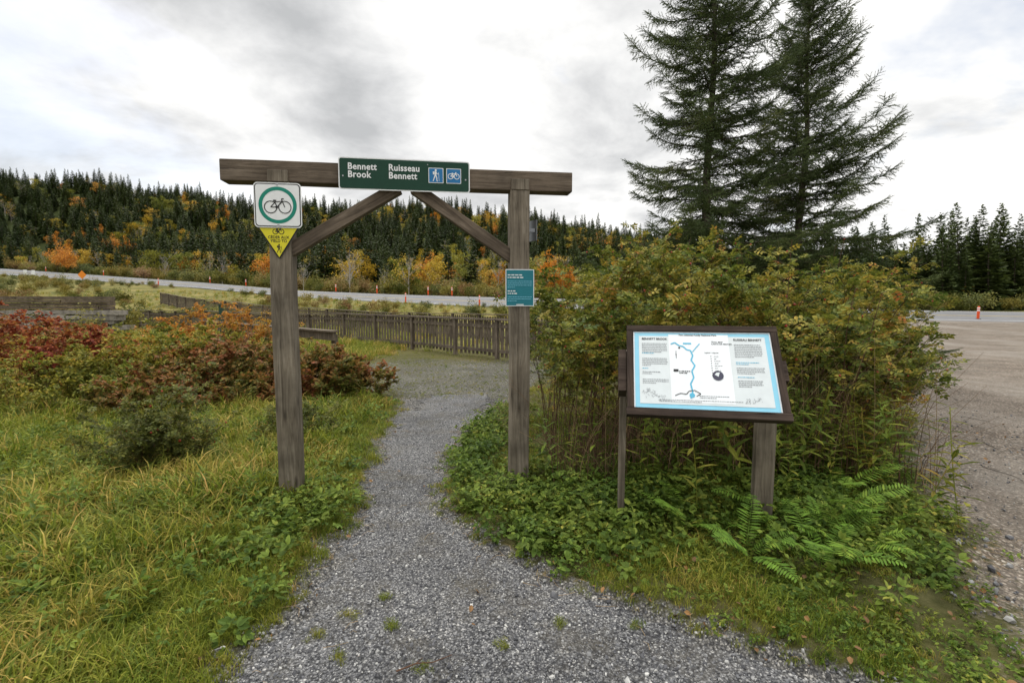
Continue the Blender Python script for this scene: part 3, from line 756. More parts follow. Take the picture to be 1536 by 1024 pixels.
acc = [(-97, 104, 10, 1.0), (-93, 102, 10, .8), (5.0, 57, 10, .85), (6.8, 58, 10, .6), (-24, 72, 6, 1.0), (-22, 66, 9, 1.0), (-30, 70, 9, .8), (-50, 84, 9, .9), (-14, 66, 6, .9), (-12, 78, 4, .9), (-33, 88, 5, .9), (-2, 72, 6, .9), (-64, 90, 9, .9), (-18, 68, 9, .7), (-1, 74, 10, .8), (-10, 84, 10, .8)]
a = np.array(acc); pts.append(np.stack([a[:, 0], a[:, 1], height(a[:, 0], a[:, 1])-.1], -1)); idx.append(a[:, 2].astype(int)); sc.append(a[:, 3])
pts = np.concatenate(pts); idx = np.concatenate(idx); sc = np.concatenate(sc); n = len(pts)
scatter('distant_forest', treeC, pts, np.stack([rng.normal(0, .03, n), rng.normal(0, .03, n), rng.uniform(0, 6.28, n)], -1), sc, idx)
x = rng.uniform(-120, 60, 4200); y = rng.uniform(20, 120, 4200)
yn = np.interp(x, Xn, Yn); yf = np.interp(x, Xf, Yf)
near = (y < yn-2.5) & (y > 22+6*vnoise(x, y, .2)) & (x < 5) & (vnoise(x, y, .11, 5) > .36)
far = (y > yf+2) & (y < yf+26)
k = near | far; x, y, yn, near = x[k], y[k], yn[k], near[k]; n = len(x)
s = np.where(near, rng.uniform(.3, .85, n)*np.clip((yn-y)/14+.25, .3, 1)*np.where(x > -20, .75, 1), rng.uniform(.6, 1.5, n))
scatter('meadow_shrubs', treeC, np.stack([x, y, height(x, y)-.1], -1), np.stack([np.zeros(n), np.zeros(n), rng.uniform(0, 6.28, n)], -1), s, rng.integers(7, 9, n))
x = rng.uniform(-60, 12, 5000); y = rng.uniform(15, 60, 5000); yn = np.interp(x, Xn, Yn); k = (y < yn-1) & (x < xk(y)-1); x, y = x[k], y[k]; n = len(x)
scatter('meadow_grass', tallC, np.stack([x, y, height(x, y)-.02], -1), np.stack([np.zeros(n), np.zeros(n), rng.uniform(0, 6.28, n)], -1), rng.uniform(1.0, 1.9, n))

# ------------------------------------------------------------------ timber helpers
WZ = wood_mat('weathered_post', 'Z', (.07, .056, .040), (.165, .138, .102), (.29, .25, .195))
WX = wood_mat('weathered_beam', 'X', (.055, .042, .030), (.13, .10, .072), (.23, .185, .14))
WD = wood_mat('dark_stained_wood', 'X', (.022, .014, .011), (.05, .035, .026), (.09, .066, .05))
WF = wood_mat('fence_wood', 'Z', (.065, .05, .037), (.135, .108, .08), (.25, .21, .16), 1)
def box(name, sx, sy, sz, mat, parent, loc=(0, 0, 0), rot=None, bev=.006, jitter=.0, seg=10, axis=2):
    bm = bmesh.new(); bmesh.ops.create_cube(bm, size=1)
    bmesh.ops.scale(bm, vec=(sx, sy, sz), verts=bm.verts)
    if bev: bmesh.ops.bevel(bm, geom=bm.edges[:], offset=bev, segments=2, affect='EDGES', profile=.6)
    if jitter:
        Lx = (sx, sy, sz)[axis]
        for i in range(1, seg):
            co = [0, 0, 0]; no = [0, 0, 0]; co[axis] = -Lx/2+Lx*i/seg; no[axis] = 1
            bmesh.ops.bisect_plane(bm, geom=bm.verts[:]+bm.edges[:]+bm.faces[:], plane_co=co, plane_no=no)
        ph = ru(0, 6)
        for v in bm.verts:
            q = v.co[axis]
            v.co[(axis+1) % 3] += jitter*math.sin(q*3.1+ph)+ru(-1, 1)*jitter*.2; v.co[(axis+2) % 3] += jitter*math.cos(q*2.3+ph)+ru(-1, 1)*jitter*.2
    me = bpy.data.meshes.new(name); bm.to_mesh(me); bm.free(); me.materials.append(mat)
    o = bpy.data.objects.new(name, me); link(o, parent)
    o.location = loc
    if rot: o.rotation_euler = rot
    return o
def boxes_mesh(name, items, mat, parent=None):
    V = []; F = []
    for c, ax, ay, az in items:
        b0 = len(V)
        for k in (-1, 1):
            for j in (-1, 1):
                for i in (-1, 1): V.append(c+ax*i+ay*j+az*k)
        F += [tuple(b0+q for q in f) for f in ((0, 2, 3, 1), (4, 5, 7, 6), (0, 1, 5, 4), (2, 6, 7, 3), (0, 4, 6, 2), (1, 3, 7, 5))]
    return mesh_obj(name, V, F, mat, parent)

# ------------------------------------------------------------------ trail gate
yaw = R(8.3); cy_, sy_ = math.cos(yaw), math.sin(yaw)
GO = Vector((-.83, 3.88, 0))
gate = empty('trail_gateway', Matrix.Translation(GO) @ Matrix.Rotation(yaw, 4, 'Z'))
TH = .155
lx, rx = -.93, .895
for nm, px in (('left_post', lx), ('right_post', rx)):
    box(nm, TH, TH, 2.66, WZ, gate, (px, 0, 2.5-1.33-.0), jitter=.004, seg=12, bev=.008)
    box(nm+'_tenon', TH-.012, .03, .085, WZ, gate, (px, -TH/2+.0105, 2.5+.043), bev=.004)
box('crossbeam', 2.66, TH-.008, .155, WX, gate, (-.005, .012, 2.578), jitter=.003, seg=10, axis=0, bev=.008)
def brace(nm, x0, z0, x1, z1):
    d = Vector((x1-x0, 0, z1-z0)); L = d.length
    return box(nm, L+.10, .09, .095, WX, gate, ((x0+x1)/2, .0, (z0+z1)/2), (0, -math.atan2(d.z, d.x), 0), bev=.005)
brace('left_brace', lx+.05, 2.00, -.10, 2.475); brace('right_brace', rx-.05, 1.97, .10, 2.475)
m_metal = flat_mat('galvanised_metal', (.25, .26, .27), .45, .5, .1, .6)
box('side_plate', .006, .10, .17, m_metal, gate, (rx+TH/2+.05, .05, 2.2), (0, 0, .5), bev=.001)
box('side_plate_bracket', .08, .02, .03, m_metal, gate, (rx+TH/2+.02, .03, 2.2), bev=.001)

class Flat:
    def __init__(s): s.V = []; s.F = []
    def poly(s, pts):
        b0 = len(s.V); s.V += [(p[0], p[1], 0) for p in pts]; s.F.append(tuple(range(b0, b0+len(pts)))); return s
    def rect(s, x0, y0, x1, y1, r=0):
        if r <= 0: return s.poly([(x0, y0), (x1, y0), (x1, y1), (x0, y1)])
        pts = []
        for cx, cy, a0 in ((x1-r, y0+r, -90), (x1-r, y1-r, 0), (x0+r, y1-r, 90), (x0+r, y0+r, 180)):
            for k in range(7): a = R(a0+15*k); pts.append((cx+r*math.cos(a), cy+r*math.sin(a)))
        return s.poly(pts)
    def bar(s, a, b, w, w2=None):
        w2 = w if w2 is None else w2
        d = Vector((b[0]-a[0], b[1]-a[1])); d.normalize(); n = Vector((-d.y, d.x))
        return s.poly([(a[0]-n.x*w/2, a[1]-n.y*w/2), (b[0]-n.x*w2/2, b[1]-n.y*w2/2), (b[0]+n.x*w2/2, b[1]+n.y*w2/2), (a[0]+n.x*w/2, a[1]+n.y*w/2)])
    def disc(s, x, y, r, n=24): return s.poly([(x+r*math.cos(6.2832*k/n), y+r*math.sin(6.2832*k/n)) for k in range(n)])
    def ring(s, x, y, r0, r1, n=48):
        for k in range(n):
            a, b = 6.2832*k/n, 6.2832*(k+1)/n
            s.poly([(x+r0*math.cos(a), y+r0*math.sin(a)), (x+r1*math.cos(a), y+r1*math.sin(a)), (x+r1*math.cos(b), y+r1*math.sin(b)), (x+r0*math.cos(b), y+r0*math.sin(b))])
        return s
    def build(s, name, mat, parent, z):
        V = list(s.V)
        for i, f in enumerate(s.F):
            dz = z+1e-5*(i % 23)
            for q in f: V[q] = (V[q][0], V[q][1], dz)
        return mesh_obj(name, V, s.F, mat, parent)
def bike(fl, cx, cy, w, lw):
    k = w; r = .25*k
    A = (cx-.27*k, cy-.08*k); B = (cx+.27*k, cy-.08*k); bb = (cx-.04*k, cy-.08*k); seat = (cx-.11*k, cy+.17*k); hd = (cx+.17*k, cy+.19*k)
    fl.ring(*A, r-lw, r).ring(*B, r-lw, r)
    for a, b in ((A, bb), (A, (seat[0]+.01*k, seat[1]-.06*k)), (bb, seat), (bb, (hd[0]+.01*k, hd[1]-.05*k)), ((seat[0]+.01*k, seat[1]-.05*k), (hd[0], hd[1]-.03*k)), (B, hd)): fl.bar(a, b, lw)
    fl.bar((seat[0]-.06*k, seat[1]+.01*k), (seat[0]+.06*k, seat[1]+.01*k), lw*1.6)
    fl.bar(hd, (hd[0]-.02*k, hd[1]+.06*k), lw); fl.bar((hd[0]-.02*k, hd[1]+.06*k), (hd[0]+.07*k, hd[1]+.06*k), lw*1.3)
    fl.disc(*bb, lw*1.6)
    return fl
def hiker(fl, cx, cy, h):
    f = lambda x, y: (cx+x*h, cy+y*h)
    fl.disc(*f(.03, .42), .085*h)
    fl.poly([f(-.07, .32), f(.09, .32), f(.07, .0), f(-.07, .0)])
    fl.poly([f(-.22, .31), f(-.09, .32), f(-.09, .06), f(-.2, .08)])
    fl.bar(f(-.01, .04), f(-.10, -.22), .10*h, .08*h); fl.bar(f(-.10, -.20), f(-.2, -.47), .075*h, .06*h)
    fl.bar(f(.02, .04), f(.11, -.2), .10*h, .08*h); fl.bar(f(.11, -.18), f(.12, -.47), .075*h, .06*h); fl.bar(f(.09, -.46), f(.2, -.46), .05*h)
    fl.bar(f(.05, .28), f(.15, .1), .07*h, .05*h); fl.bar(f(.15, .11), f(.26, .12), .05*h)
    fl.bar(f(.26, .25), f(.3, -.47), .028*h)
    return fl
def text(body, size, x, y, mat, parent, z=.004, align='LEFT', bold=0.0, sp=1.0, name=None, xs=1.0, line=1.0):
    c = bpy.data.curves.new('lettering', 'FONT'); c.body = body; c.size = size; c.align_x = align; c.offset = bold*size
    c.space_character = sp; c.space_line = line; c.resolution_u = 3; c.materials.append(mat)
    o = bpy.data.objects.new(name or 'lettering', c); link(o, parent); o.location = (x, y, z); o.scale = (xs, 1, 1)
    return o
def sign_frame(name, local, yaw_, parent_m=None):
    X_ = Vector((math.cos(yaw_), math.sin(yaw_), 0)); Z_ = Vector((math.sin(yaw_), -math.cos(yaw_), 0))
    M = Matrix(((X_.x, 0, Z_.x, local.x), (X_.y, 0, Z_.y, local.y), (0, 1, 0, local.z), (0, 0, 0, 1)))
    return empty(name, M)
def gp(xl_, yl_, z_):
    return Vector((GO.x+xl_*cy_-yl_*sy_, GO.y+xl_*sy_+yl_*cy_, z_))
S_w = flat_mat('sign_white', (.80, .81, .80), .35, .4, .03); S_g = flat_mat('sign_green', (.010, .050, .029), .5, .25, .05)
S_b = flat_mat('sign_blue', (.01, .16, .38), .4, .4, .04); S_k = flat_mat('sign_black', (.015, .015, .015), .4, .3, .03)
S_t = flat_mat('sign_ring_green', (.0, .22, .15), .4, .4, .03); S_y = flat_mat('sign_yellow', (.70, .62, .02), .4, .4, .04)
S_tl = flat_mat('sign_teal', (.008, .17, .21), .4, .4, .04); S_lb = flat_mat('panel_light_blue', (.22, .56, .72), .3, .5, .03)
S_gr = flat_mat('panel_grey_text', (.22, .23, .24), .4, .4, .03); S_rv = flat_mat('panel_river_blue', (.08, .42, .6), .4, .4, .03)
S_pw = flat_mat('panel_white', (.62, .67, .67), .25, .5, .03); S_mw = flat_mat('panel_map_white', (.76, .79, .80), .25, .5, .03)
S_bk = flat_mat('sign_back_aluminium', (.4, .4, .41), .5, .5, .05, .5)

def slab(parent, W, H, r, mat, t_=.003, nm='plate', pts=None):
    f = Flat()
    if pts: f.poly(pts)
    else: f.rect(-W/2, -H/2, W/2, H/2, r)
    n = len(f.V); V = [(a, b, 0) for a, b, c in f.V]+[(a, b, -t_) for a, b, c in f.V]
    F = [tuple(range(n)), tuple(range(2*n-1, n-1, -1))]+[(i, n+i, n+(i+1) % n, (i+1) % n) for i in range(n)]
    return mesh_obj(nm, V, F, mat, parent)
W, H = .985, .238
sg = sign_frame('trail_name_sign', gp(.0, -TH/2-.012, 2.577), yaw)
slab(sg, W, H, .022, S_w); Flat().rect(-W/2+.008, -H/2+.008, W/2-.008, H/2-.008, .016).build('green_field', S_g, sg, .001)
text('Bennett\nBrook', .068, -.425, .030, S_w, sg, .003, bold=.024, sp=1.06, xs=.93, line=.86)
text('Ruisseau\nBennett', .068, -.125, .030, S_w, sg, .003, bold=.024, sp=1.06, xs=.93, line=.86)
for i, cx in enumerate((.232, .368)):
    Flat().rect(cx-.057, -.055+.004, cx+.057, .059+.004, .004).build('pictogram_border', S_w, sg, .002)
    Flat().rect(cx-.052, -.050+.004, cx+.052, .054+.004, .003).build('pictogram_field', S_b, sg, .003)
hiker(Flat(), .228, .006, .092).build('hiker_pictogram', S_w, sg, .004)
bike(Flat(), .368, .010, .088, .0052).build('bicycle_pictogram', S_w, sg, .004)
b_ = Flat(); b_.disc(-.46, -.02, .006).disc(.46, -.02, .006).disc(.17, .085, .004); b_.build('bolts', S_bk, sg, .004)
W = .335; H = .328
sq = sign_frame('bicycle_route_sign', gp(lx-.0, -TH/2-.014, 2.325), yaw)
slab(sq, W, H, .03, S_w); Flat().rect(-W/2+.007, -H/2+.007, W/2-.007, H/2-.007, .026).build('black_border', S_k, sq, .001)
Flat().rect(-W/2+.014, -H/2+.014, W/2-.014, H/2-.014, .021).build('white_field', S_w, sq, .002)
Flat().ring(0, 0, .108, .134, 72).build('green_ring', S_t, sq, .003)
bike(Flat(), 0, .0, .185, .0062).build('bicycle_symbol', S_k, sq, .004)
Flat().disc(0, .15, .010).disc(0, -.15, .010).build('bolts', S_bk, sq, .0045)
tr = sign_frame('yield_sign', gp(lx-.005, -TH/2-.006, 2.185), yaw)
slab(tr, 0, 0, 0, S_k, nm='plate', pts=[(-.006, -.247), (.006, -.247), (.152, -.012), (.150, 0), (-.150, 0), (-.152, -.012)])
Flat().poly([(0, -.240), (.145, -.006), (-.145, -.006)]).build('yellow_field', S_y, tr, .001)
bike(Flat(), 0, -.046, .08, .005).build('bicycle_symbol', S_k, tr, .002)
text('CÉDER AUX', .029, 0, -.103, S_k, tr, .002, 'CENTER', bold=.02, xs=.95); text('YIELD TO', .029, 0, -.130, S_k, tr, .002, 'CENTER', bold=.02, xs=.95)
hiker(Flat(), 0, -.176, .066).build('hiker_symbol', S_k, tr, .002)
W, H = .232, .296
tl = sign_frame('trail_notice_sign', gp(rx-.005, -TH/2-.012, 1.725), yaw)
slab(tl, W, H, .003, S_w); Flat().rect(-W/2+.006, -H/2+.006, W/2-.006, H/2-.006, .002).build('teal_field', S_tl, tl, .001)
f = Flat(); random.seed(5)
def para(f, x0, x1, y, n, lh, th, ww=.012):
    for i in range(n):
        x = x0; end = x1 if i < n-1 else x0+(x1-x0)*ru(.3, .8)
        while x < end-.004:
            w = min(ru(.35, 1.2)*ww, end-x); f.rect(x, y-i*lh, x+w, y-i*lh+th); x += w+ww*.25
para(f, -.10, .098, .098, 1, .017, .008, .024); para(f, -.10, .07, .078, 1, .017, .008, .024)
para(f, -.10, .10, -.03, 1, .017, .008, .024); para(f, -.10, .03, -.05, 1, .017, .008, .024)
f.build('heading_lines', S_w, tl, .002)
f = Flat(); para(f, -.10, .098, .05, 4, .016, .004, .014); para(f, -.10, .098, -.075, 3, .016, .004, .014); f.build('body_lines', S_lb, tl, .002)
f = Flat(); f.bar((-.03, -.135), (.03, -.135), .007); f.build('footer_line', S_w, tl, .002)

# ------------------------------------------------------------------ information board
TLc, TRc = Vector((.783, 3.30, 1.44)), Vector((1.70, 3.12, 1.44))
Xv = (TRc-TLc).normalized(); nh = Vector((Xv.y, -Xv.x, 0)); dn = (nh*.35+Vector((0, 0, -.53))); HH = dn.length; Yv = -dn.normalized(); Zv = Xv.cross(Yv)
WW = (TRc-TLc).length; cen = TLc+(TRc-TLc)/2+dn/2
ib = empty('information_board', Matrix(((Xv.x, Yv.x, Zv.x, cen.x), (Xv.y, Yv.y, Zv.y, cen.y), (Xv.z, Yv.z, Zv.z, cen.z), (0, 0, 0, 1))))
fw = .042
WDY = wood_mat('dark_stained_wood_upright', 'Y', (.022, .014, .011), (.05, .035, .026), (.09, .066, .05))
box('frame_top', WW, fw, .05, WD, ib, (0, HH/2-fw/2, 0), bev=.004); box('frame_bottom', WW+.01, fw+.008, .055, WD, ib, (0, -HH/2+fw/2, 0), bev=.004)
for nm, sx in (('frame_left', -1), ('frame_right', 1)): box(nm, fw, HH-2*fw-.006, .048, WDY, ib, (sx*(WW/2-fw/2), .002, 0), bev=.004)
box('backing', WW-.02, HH-.02, .018, WD, ib, (0, 0, -.03), bev=.002)
iw, ih = WW-2*fw, HH-2*fw
Flat().rect(-iw/2-.003, -ih/2-.003, iw/2+.003, ih/2+.003).build('panel_border', S_lb, ib, .010)
Flat().rect(-iw/2, -ih/2, iw/2, -ih/2+.008).rect(-iw/2, ih/2-.008, iw/2, ih/2).rect(-iw/2, -ih/2+.0081, -iw/2+.008, ih/2-.0081).rect(iw/2-.008, -ih/2+.0081, iw/2, ih/2-.0081).build('panel_edge', S_mw, ib, .011)
Flat().rect(-iw/2+.036, -ih/2+.036, iw/2-.036, ih/2-.034).build('panel_field', S_pw, ib, .012)
Flat().rect(-.20, -ih/2+.05, .17, ih/2-.022).build('map_sheet', S_mw, ib, .013)
def fx(a): return -iw/2+a*iw
def fy(a): return ih/2-a*ih
text('BENNETT BROOK', .021, fx(.065), fy(.115), S_k, ib, .015, bold=.02, xs=.95); text('RUISSEAU BENNETT', .021, fx(.735), fy(.115), S_k, ib, .015, bold=.02, xs=.9)
text('Parc national Fundy National Park', .017, fx(.48), fy(.055), S_k, ib, .015, 'CENTER', bold=.02)
text('TRAIL MAP\nCARTE DE SENTIER', .0145, fx(.575), fy(.145), S_k, ib, .015, bold=.01)
text('Legend / Légende', .012, fx(.52), fy(.285), S_k, ib, .015, bold=.01)
f = Flat(); random.seed(9)
para(f, fx(.065), fx(.25), fy(.17), 6, .0125, .0042); para(f, fx(.065), fx(.25), fy(.37), 5, .0125, .0042); para(f, fx(.065), fx(.2), fy(.545), 2, .0125, .0042); para(f, fx(.065), fx(.25), fy(.64), 3, .0125, .0042)
para(f, fx(.735), fx(.925), fy(.17), 8, .0125, .0042); para(f, fx(.735), fx(.925), fy(.47), 4, .0125, .0042); para(f, fx(.735), fx(.9), fy(.63), 4, .0125, .0042)
for i in range(9): f.rect(fx(.56), fy(.33+.03*i), fx(.56)+.006, fy(.33+.03*i)+.006); para(f, fx(.585), fx(.585)+ru(.03, .07), fy(.33+.03*i), 1, .01, .004)
para(f, fx(.46), fx(.66), fy(.83), 2, .012, .0045); para(f, fx(.18), fx(.75), fy(.885), 2, .010, .0035)
f.build('text_lines', S_gr, ib, .015)
f = Flat(); para(f, fx(.065), fx(.2), fy(.30), 1, .0125, .0045); para(f, fx(.065), fx(.15), fy(.50), 1, .0125, .0045); para(f, fx(.735), fx(.9), fy(.40), 2, .0125, .0045); para(f, fx(.735), fx(.88), fy(.585), 1, .0125, .0045); f.build('blue_lines', S_rv, ib, .015)
f = Flat(); rv = [(.28, .17), (.31, .15), (.34, .19), (.37, .2), (.395, .245), (.42, .25), (.435, .32), (.42, .38), (.445, .45), (.42, .52), (.43, .60), (.405, .68), (.415, .78), (.40, .86)]
for a, b in zip(rv[:-1], rv[1:]): f.bar((fx(a[0]), fy(a[1])), (fx(b[0]), fy(b[1])), .009)
f.bar((fx(.435), fy(.27)), (fx(.49), fy(.16)), .006); f.rect(fx(.37), fy(.17), fx(.43), fy(.15)); f.disc(fx(.41), fy(.82), .016).build('river_map', S_rv, ib, .015)
f = Flat(); tr_ = [(.29, .83), (.33, .80), (.37, .81), (.39, .77), (.43, .76), (.47, .80), (.44, .83)]
for a, b in zip(tr_[:-1], tr_[1:]): f.bar((fx(a[0]), fy(a[1])), (fx(b[0]), fy(b[1])), .0045)
f.rect(fx(.29), fy(.53), fx(.325), fy(.50)); para(f, fx(.33), fx(.41), fy(.53), 2, .012, .006)
f.disc(fx(.315), fy(.31), .004).bar((fx(.315), fy(.36)), (fx(.315), fy(.26)), .003).disc(fx(.34), fy(.22), .006)
f.build('trail_marks', S_k, ib, .0162)
f = Flat(); f.disc(fx(.60), fy(.57), .033); f.build('compass_disc', flat_mat('panel_dark', (.03, .03, .06), .4, .4), ib, .0162)
f = Flat(); f.poly([(fx(.60)-.02, fy(.57)+.006), (fx(.60)+.002, fy(.57)-.008), (fx(.60)+.012, fy(.57)+.022), (fx(.6)-.008, fy(.57)+.02)]); f.build('compass_mark', S_pw, ib, .0172)
def scribble(f, cx, cy, s, n):
    for i in range(n):
        a = (cx+ru(-1, 1)*s*1.6, cy+ru(-1, 1)*s); b = (a[0]+ru(-1, 1)*s*.7, a[1]+ru(-1, 1)*s*.8); f.bar(a, b, .0016)
    f.ring(cx-.3*s, cy+.6*s, .3*s, .36*s, 14)
f = Flat(); scribble(f, fx(.115), fy(.80), .026, 26); scribble(f, fx(.2), fy(.86), .016, 16); scribble(f, fx(.80), fy(.87), .017, 20); scribble(f, fx(.86), fy(.85), .013, 12); f.build('line_drawings', S_gr, ib, .015)
MI = ib.matrix_world.inverted()
def leg(nm, wx, wy, top, w, d):
    g = float(height(wx, wy))
    o = box(nm, w, d, top-g+.1, WZ, None, (0, 0, 0), bev=.004, jitter=.002, seg=6)
    o.parent = ib; o.matrix_parent_inverse = Matrix.Identity(4)
    o.matrix_local = MI @ Matrix.Translation((wx, wy, (top+g-.1)/2)) @ Matrix.Rotation(math.atan2(Xv.y, Xv.x), 4, 'Z')
leg('left_leg', .765, 3.29, 1.28, .045, .12); leg('right_leg', 1.685, 3.17, .98, .12, .08)
box('side_arm', .05, .30, .1, WD, ib, (-WW/2-.028+.0, .0, -.06), bev=.004); box('side_arm', .045, .14, .09, WD, ib, (WW/2+.012, .02, -.055), bev=.004)

# ------------------------------------------------------------------ fences
def fence(name, pts, h=1.1, pitch=.165, pw=.09, mat=WF, postgap=2.0):
    items = []; up = Vector((0, 0, 1))
    for a, b in zip(pts[:-1], pts[1:]):
        a, b = Vector((a[0], a[1], 0)), Vector((b[0], b[1], 0)); d = (b-a); L = d.length; d.normalize(); n = Vector((-d.y, d.x, 0))
        z = lambda p: float(height(p.x, p.y))
        k = int(L/pitch)
        for i in range(k):
            p = a+d*(i+.5)*pitch; hh = h-.10+ru(-.012, .012)
            tl_ = ru(-.012, .012)
            items.append((Vector((p.x, p.y, z(p)+.06+hh/2))-n*.045, d*(pw/2*ru(.9, 1.05)), n*.011, up*(hh/2)+d*tl_))
        np_ = max(1, round(L/postgap))
        for i in range(np_+1):
            p = a+d*(L*i/np_); items.append((Vector((p.x, p.y, z(p)+h/2)), d*.05, n*.05, up*(h/2+.02)))
        for i in range(np_):
            p0 = a+d*(L*i/np_); p1 = a+d*(L*(i+1)/np_); z0, z1 = z(p0), z(p1); m_ = (p0+p1)/2; v = (p1-p0)/2; v.z = (z1-z0)/2
            for hz, th, dp in ((h+.02, .02, .075), (h-.17, .045, .02), (.22, .045, .02)):
                items.append((Vector((m_.x, m_.y, (z0+z1)/2+hz))-n*(.012 if dp < .05 else 0), v*.999, n*dp, up*th))
    return boxes_mesh(name, items, mat)
fence('picket_fence', [(2.6, 11.6), (.9, 12.7), (-1.75, 14.9), (-6.6, 19.0), (-14, 23.5), (-32, 37)])
fence('picket_fence.001', [(4.4, 15.2), (1.2, 17.2), (-6.5, 26.0), (-34, 47)])
items = []
a, b = Vector((-10.6, 16.6, .86)), Vector((-4.75, 12.9, .72)); d = (b-a); n = Vector((-d.y, d.x, 0)).normalized(); up = Vector((0, 0, 1))
items.append(((a+b)/2, d/2, n*.05, up*.11)); items.append(((a+b)/2+up*.135, d/2*1.01, n*.12, up*.022))
for f_ in (.02, .35, .68, .98):
    p = a+d*f_; items.append((Vector((p.x, p.y, .36))+n*.11, d.normalized()*.07, n*.057, up*.4))
boxes_mesh('timber_guard_rail', items, WF)
items = []; random.seed(4)
base = Vector((-33, 22.5, 0)); dx = Vector((1, .12, 0)).normalized(); n = Vector((-dx.y, dx.x, 0))
for r_ in range(4):
    x = 0
    while x < 13:
        w = ru(1.8, 3.4); w = min(w, 13.2-x)
        if w > .3: items.append((base+dx*(x+w/2)+up*(1.40+.155*r_)+n*(.05*(r_ % 2)), dx*(w/2-.02), n*.3, up*(.07+ru(-.01, .006))))
        x += w
boxes_mesh('log_crib_wall', items, WX)
m_st, t, out = new_mat('abutment_stone'); b = principled(t, out, .9, .2)
ge = t.new('ShaderNodeNewGeometry'); c = t.ramp(ge.outputs['Random Per Island'], [(0, (.22, .2, .17)), (1, (.42, .38, .33))]); c = t.mix(1.0, c, t.ramp(t.noise(ge.outputs['Position'], 5, 6), [(.3, .55), (.7, 1.2)]), 'MULTIPLY'); t.lk(c, b.inputs['Base Color'])
items = []
for r_ in range(5):
    x = -.2
    while x < 13.4:
        w = ru(.35, 1.1); items.append((base+dx*(x+w/2)+up*(.16+.25*r_+ru(-.02, .02))-n*ru(0, .1), dx*(w/2-.015)+up*ru(-.02, .02), n*.35, up*(.115+ru(-.03, .008)))); x += w
boxes_mesh('stone_abutment', items, m_st)
f_ = boxes_mesh('trail_marker_post', [(Vector((-9.6, 16.0, .75)), Vector((.05, 0, 0)), Vector((0, .05, 0)), up*.78), (Vector((-9.6, 16.0, 1.545)), Vector((.065, 0, 0)), Vector((0, .065, 0)), up*.015)], flat_mat('post_green', (.02, .06, .04)))

# ------------------------------------------------------------------ road furniture
m_org = flat_mat('delineator_orange', (.75, .09, .02), .5, .3, .05); m_wt = flat_mat('delineator_white', (.8, .8, .8), .4)
def delineator(name, x, y, z, h=1.0, r=.05):
    root = empty(name, Matrix.Translation((x, y, z)))
    def cyl(nm, r0, r1, z0, z1, mat):
        V = []; F = []; K = 10
        for k in range(K): a_ = 6.283*k/K; V += [(r0*math.cos(a_), r0*math.sin(a_), z0), (r1*math.cos(a_), r1*math.sin(a_), z1)]
        for k in range(K): F.append((2*k, (2*k+2) % (2*K), (2*k+3) % (2*K), 2*k+1))
        F.append(tuple(range(1, 2*K, 2)))
        mesh_obj(nm, V, F, mat, root)
    cyl('base', r*2.4, r*2.0, 0, .04*h, S_k); cyl('tube', r, r, .04*h, h*.62, m_org); cyl('band_1', r*1.05, r*1.05, h*.62, h*.72, m_wt); cyl('tube_2', r, r, h*.72, h*.8, m_org); cyl('band_2', r*1.05, r*1.05, h*.8, h*.9, m_wt); cyl('cap', r, r*.5, h*.9, h, m_org)
def roadpt(i, q):
    a_ = int(i); w = i-a_; nn = np.array([Xn[a_]*(1-w)+Xn[a_+1]*w, Yn[a_]*(1-w)+Yn[a_+1]*w, Zn[a_]*(1-w)+Zn[a_+1]*w]); ff = np.array([Xf[a_]*(1-w)+Xf[a_+1]*w, Yf[a_]*(1-w)+Yf[a_+1]*w, Zf[a_]*(1-w)+Zf[a_+1]*w]); return nn+(ff-nn)*q
k_ = 0
for i in (2.25, 2.3, 2.6, 2.85, 3.1, 3.5, 3.95, 4.4, 4.8, 5.1, 5.45, 5.8, 6.15, 6.6, 7.0):
    p = roadpt(i, 1.03 if k_ % 3 else .02); delineator('road_delineator' if k_ == 0 else 'road_delineator.%03d' % k_, p[0], p[1], p[2]+.0, 1.05, .07); k_ += 1
p = (41.6, 43.2); delineator('road_delineator.%03d' % k_, p[0], p[1], .2, 1.15, .1)
def roadsign(name, x, y, z, kind):
    root = empty(name, Matrix.Translation((x, y, z)))
    boxes_mesh('pole', [(Vector((0, .06, 1.2)), Vector((.04, 0, 0)), Vector((0, .04, 0)), up*1.2)], m_metal, root)
    if kind: V = [(0, 0, 1.6), (.75, 0, 2.35), (0, 0, 3.1), (-.75, 0, 2.35)]
    else: V = [(-.35, 0, 1.6), (.35, 0, 1.6), (.35, 0, 2.6), (-.35, 0, 2.6)]
    V = V+[(a_, .015, c_) for a_, b_, c_ in V]
    mesh_obj('panel', V, [(0, 1, 2, 3), (7, 6, 5, 4), (0, 4, 5, 1), (1, 5, 6, 2), (2, 6, 7, 3), (3, 7, 4, 0)], m_org2 if kind else S_w, root)
m_org2 = flat_mat('sign_orange', (.8, .25, .02))
p = roadpt(2.45, -.05); roadsign('roadwork_sign', p[0]+4, p[1]-2, p[2]-1.6, 1)
p = roadpt(2.2, -.1); roadsign('road_sign', p[0], p[1], p[2]-1.2, 0); p = roadpt(2.23, -.12); roadsign('road_sign.001', p[0]+.6, p[1], p[2]-1.2, 0)

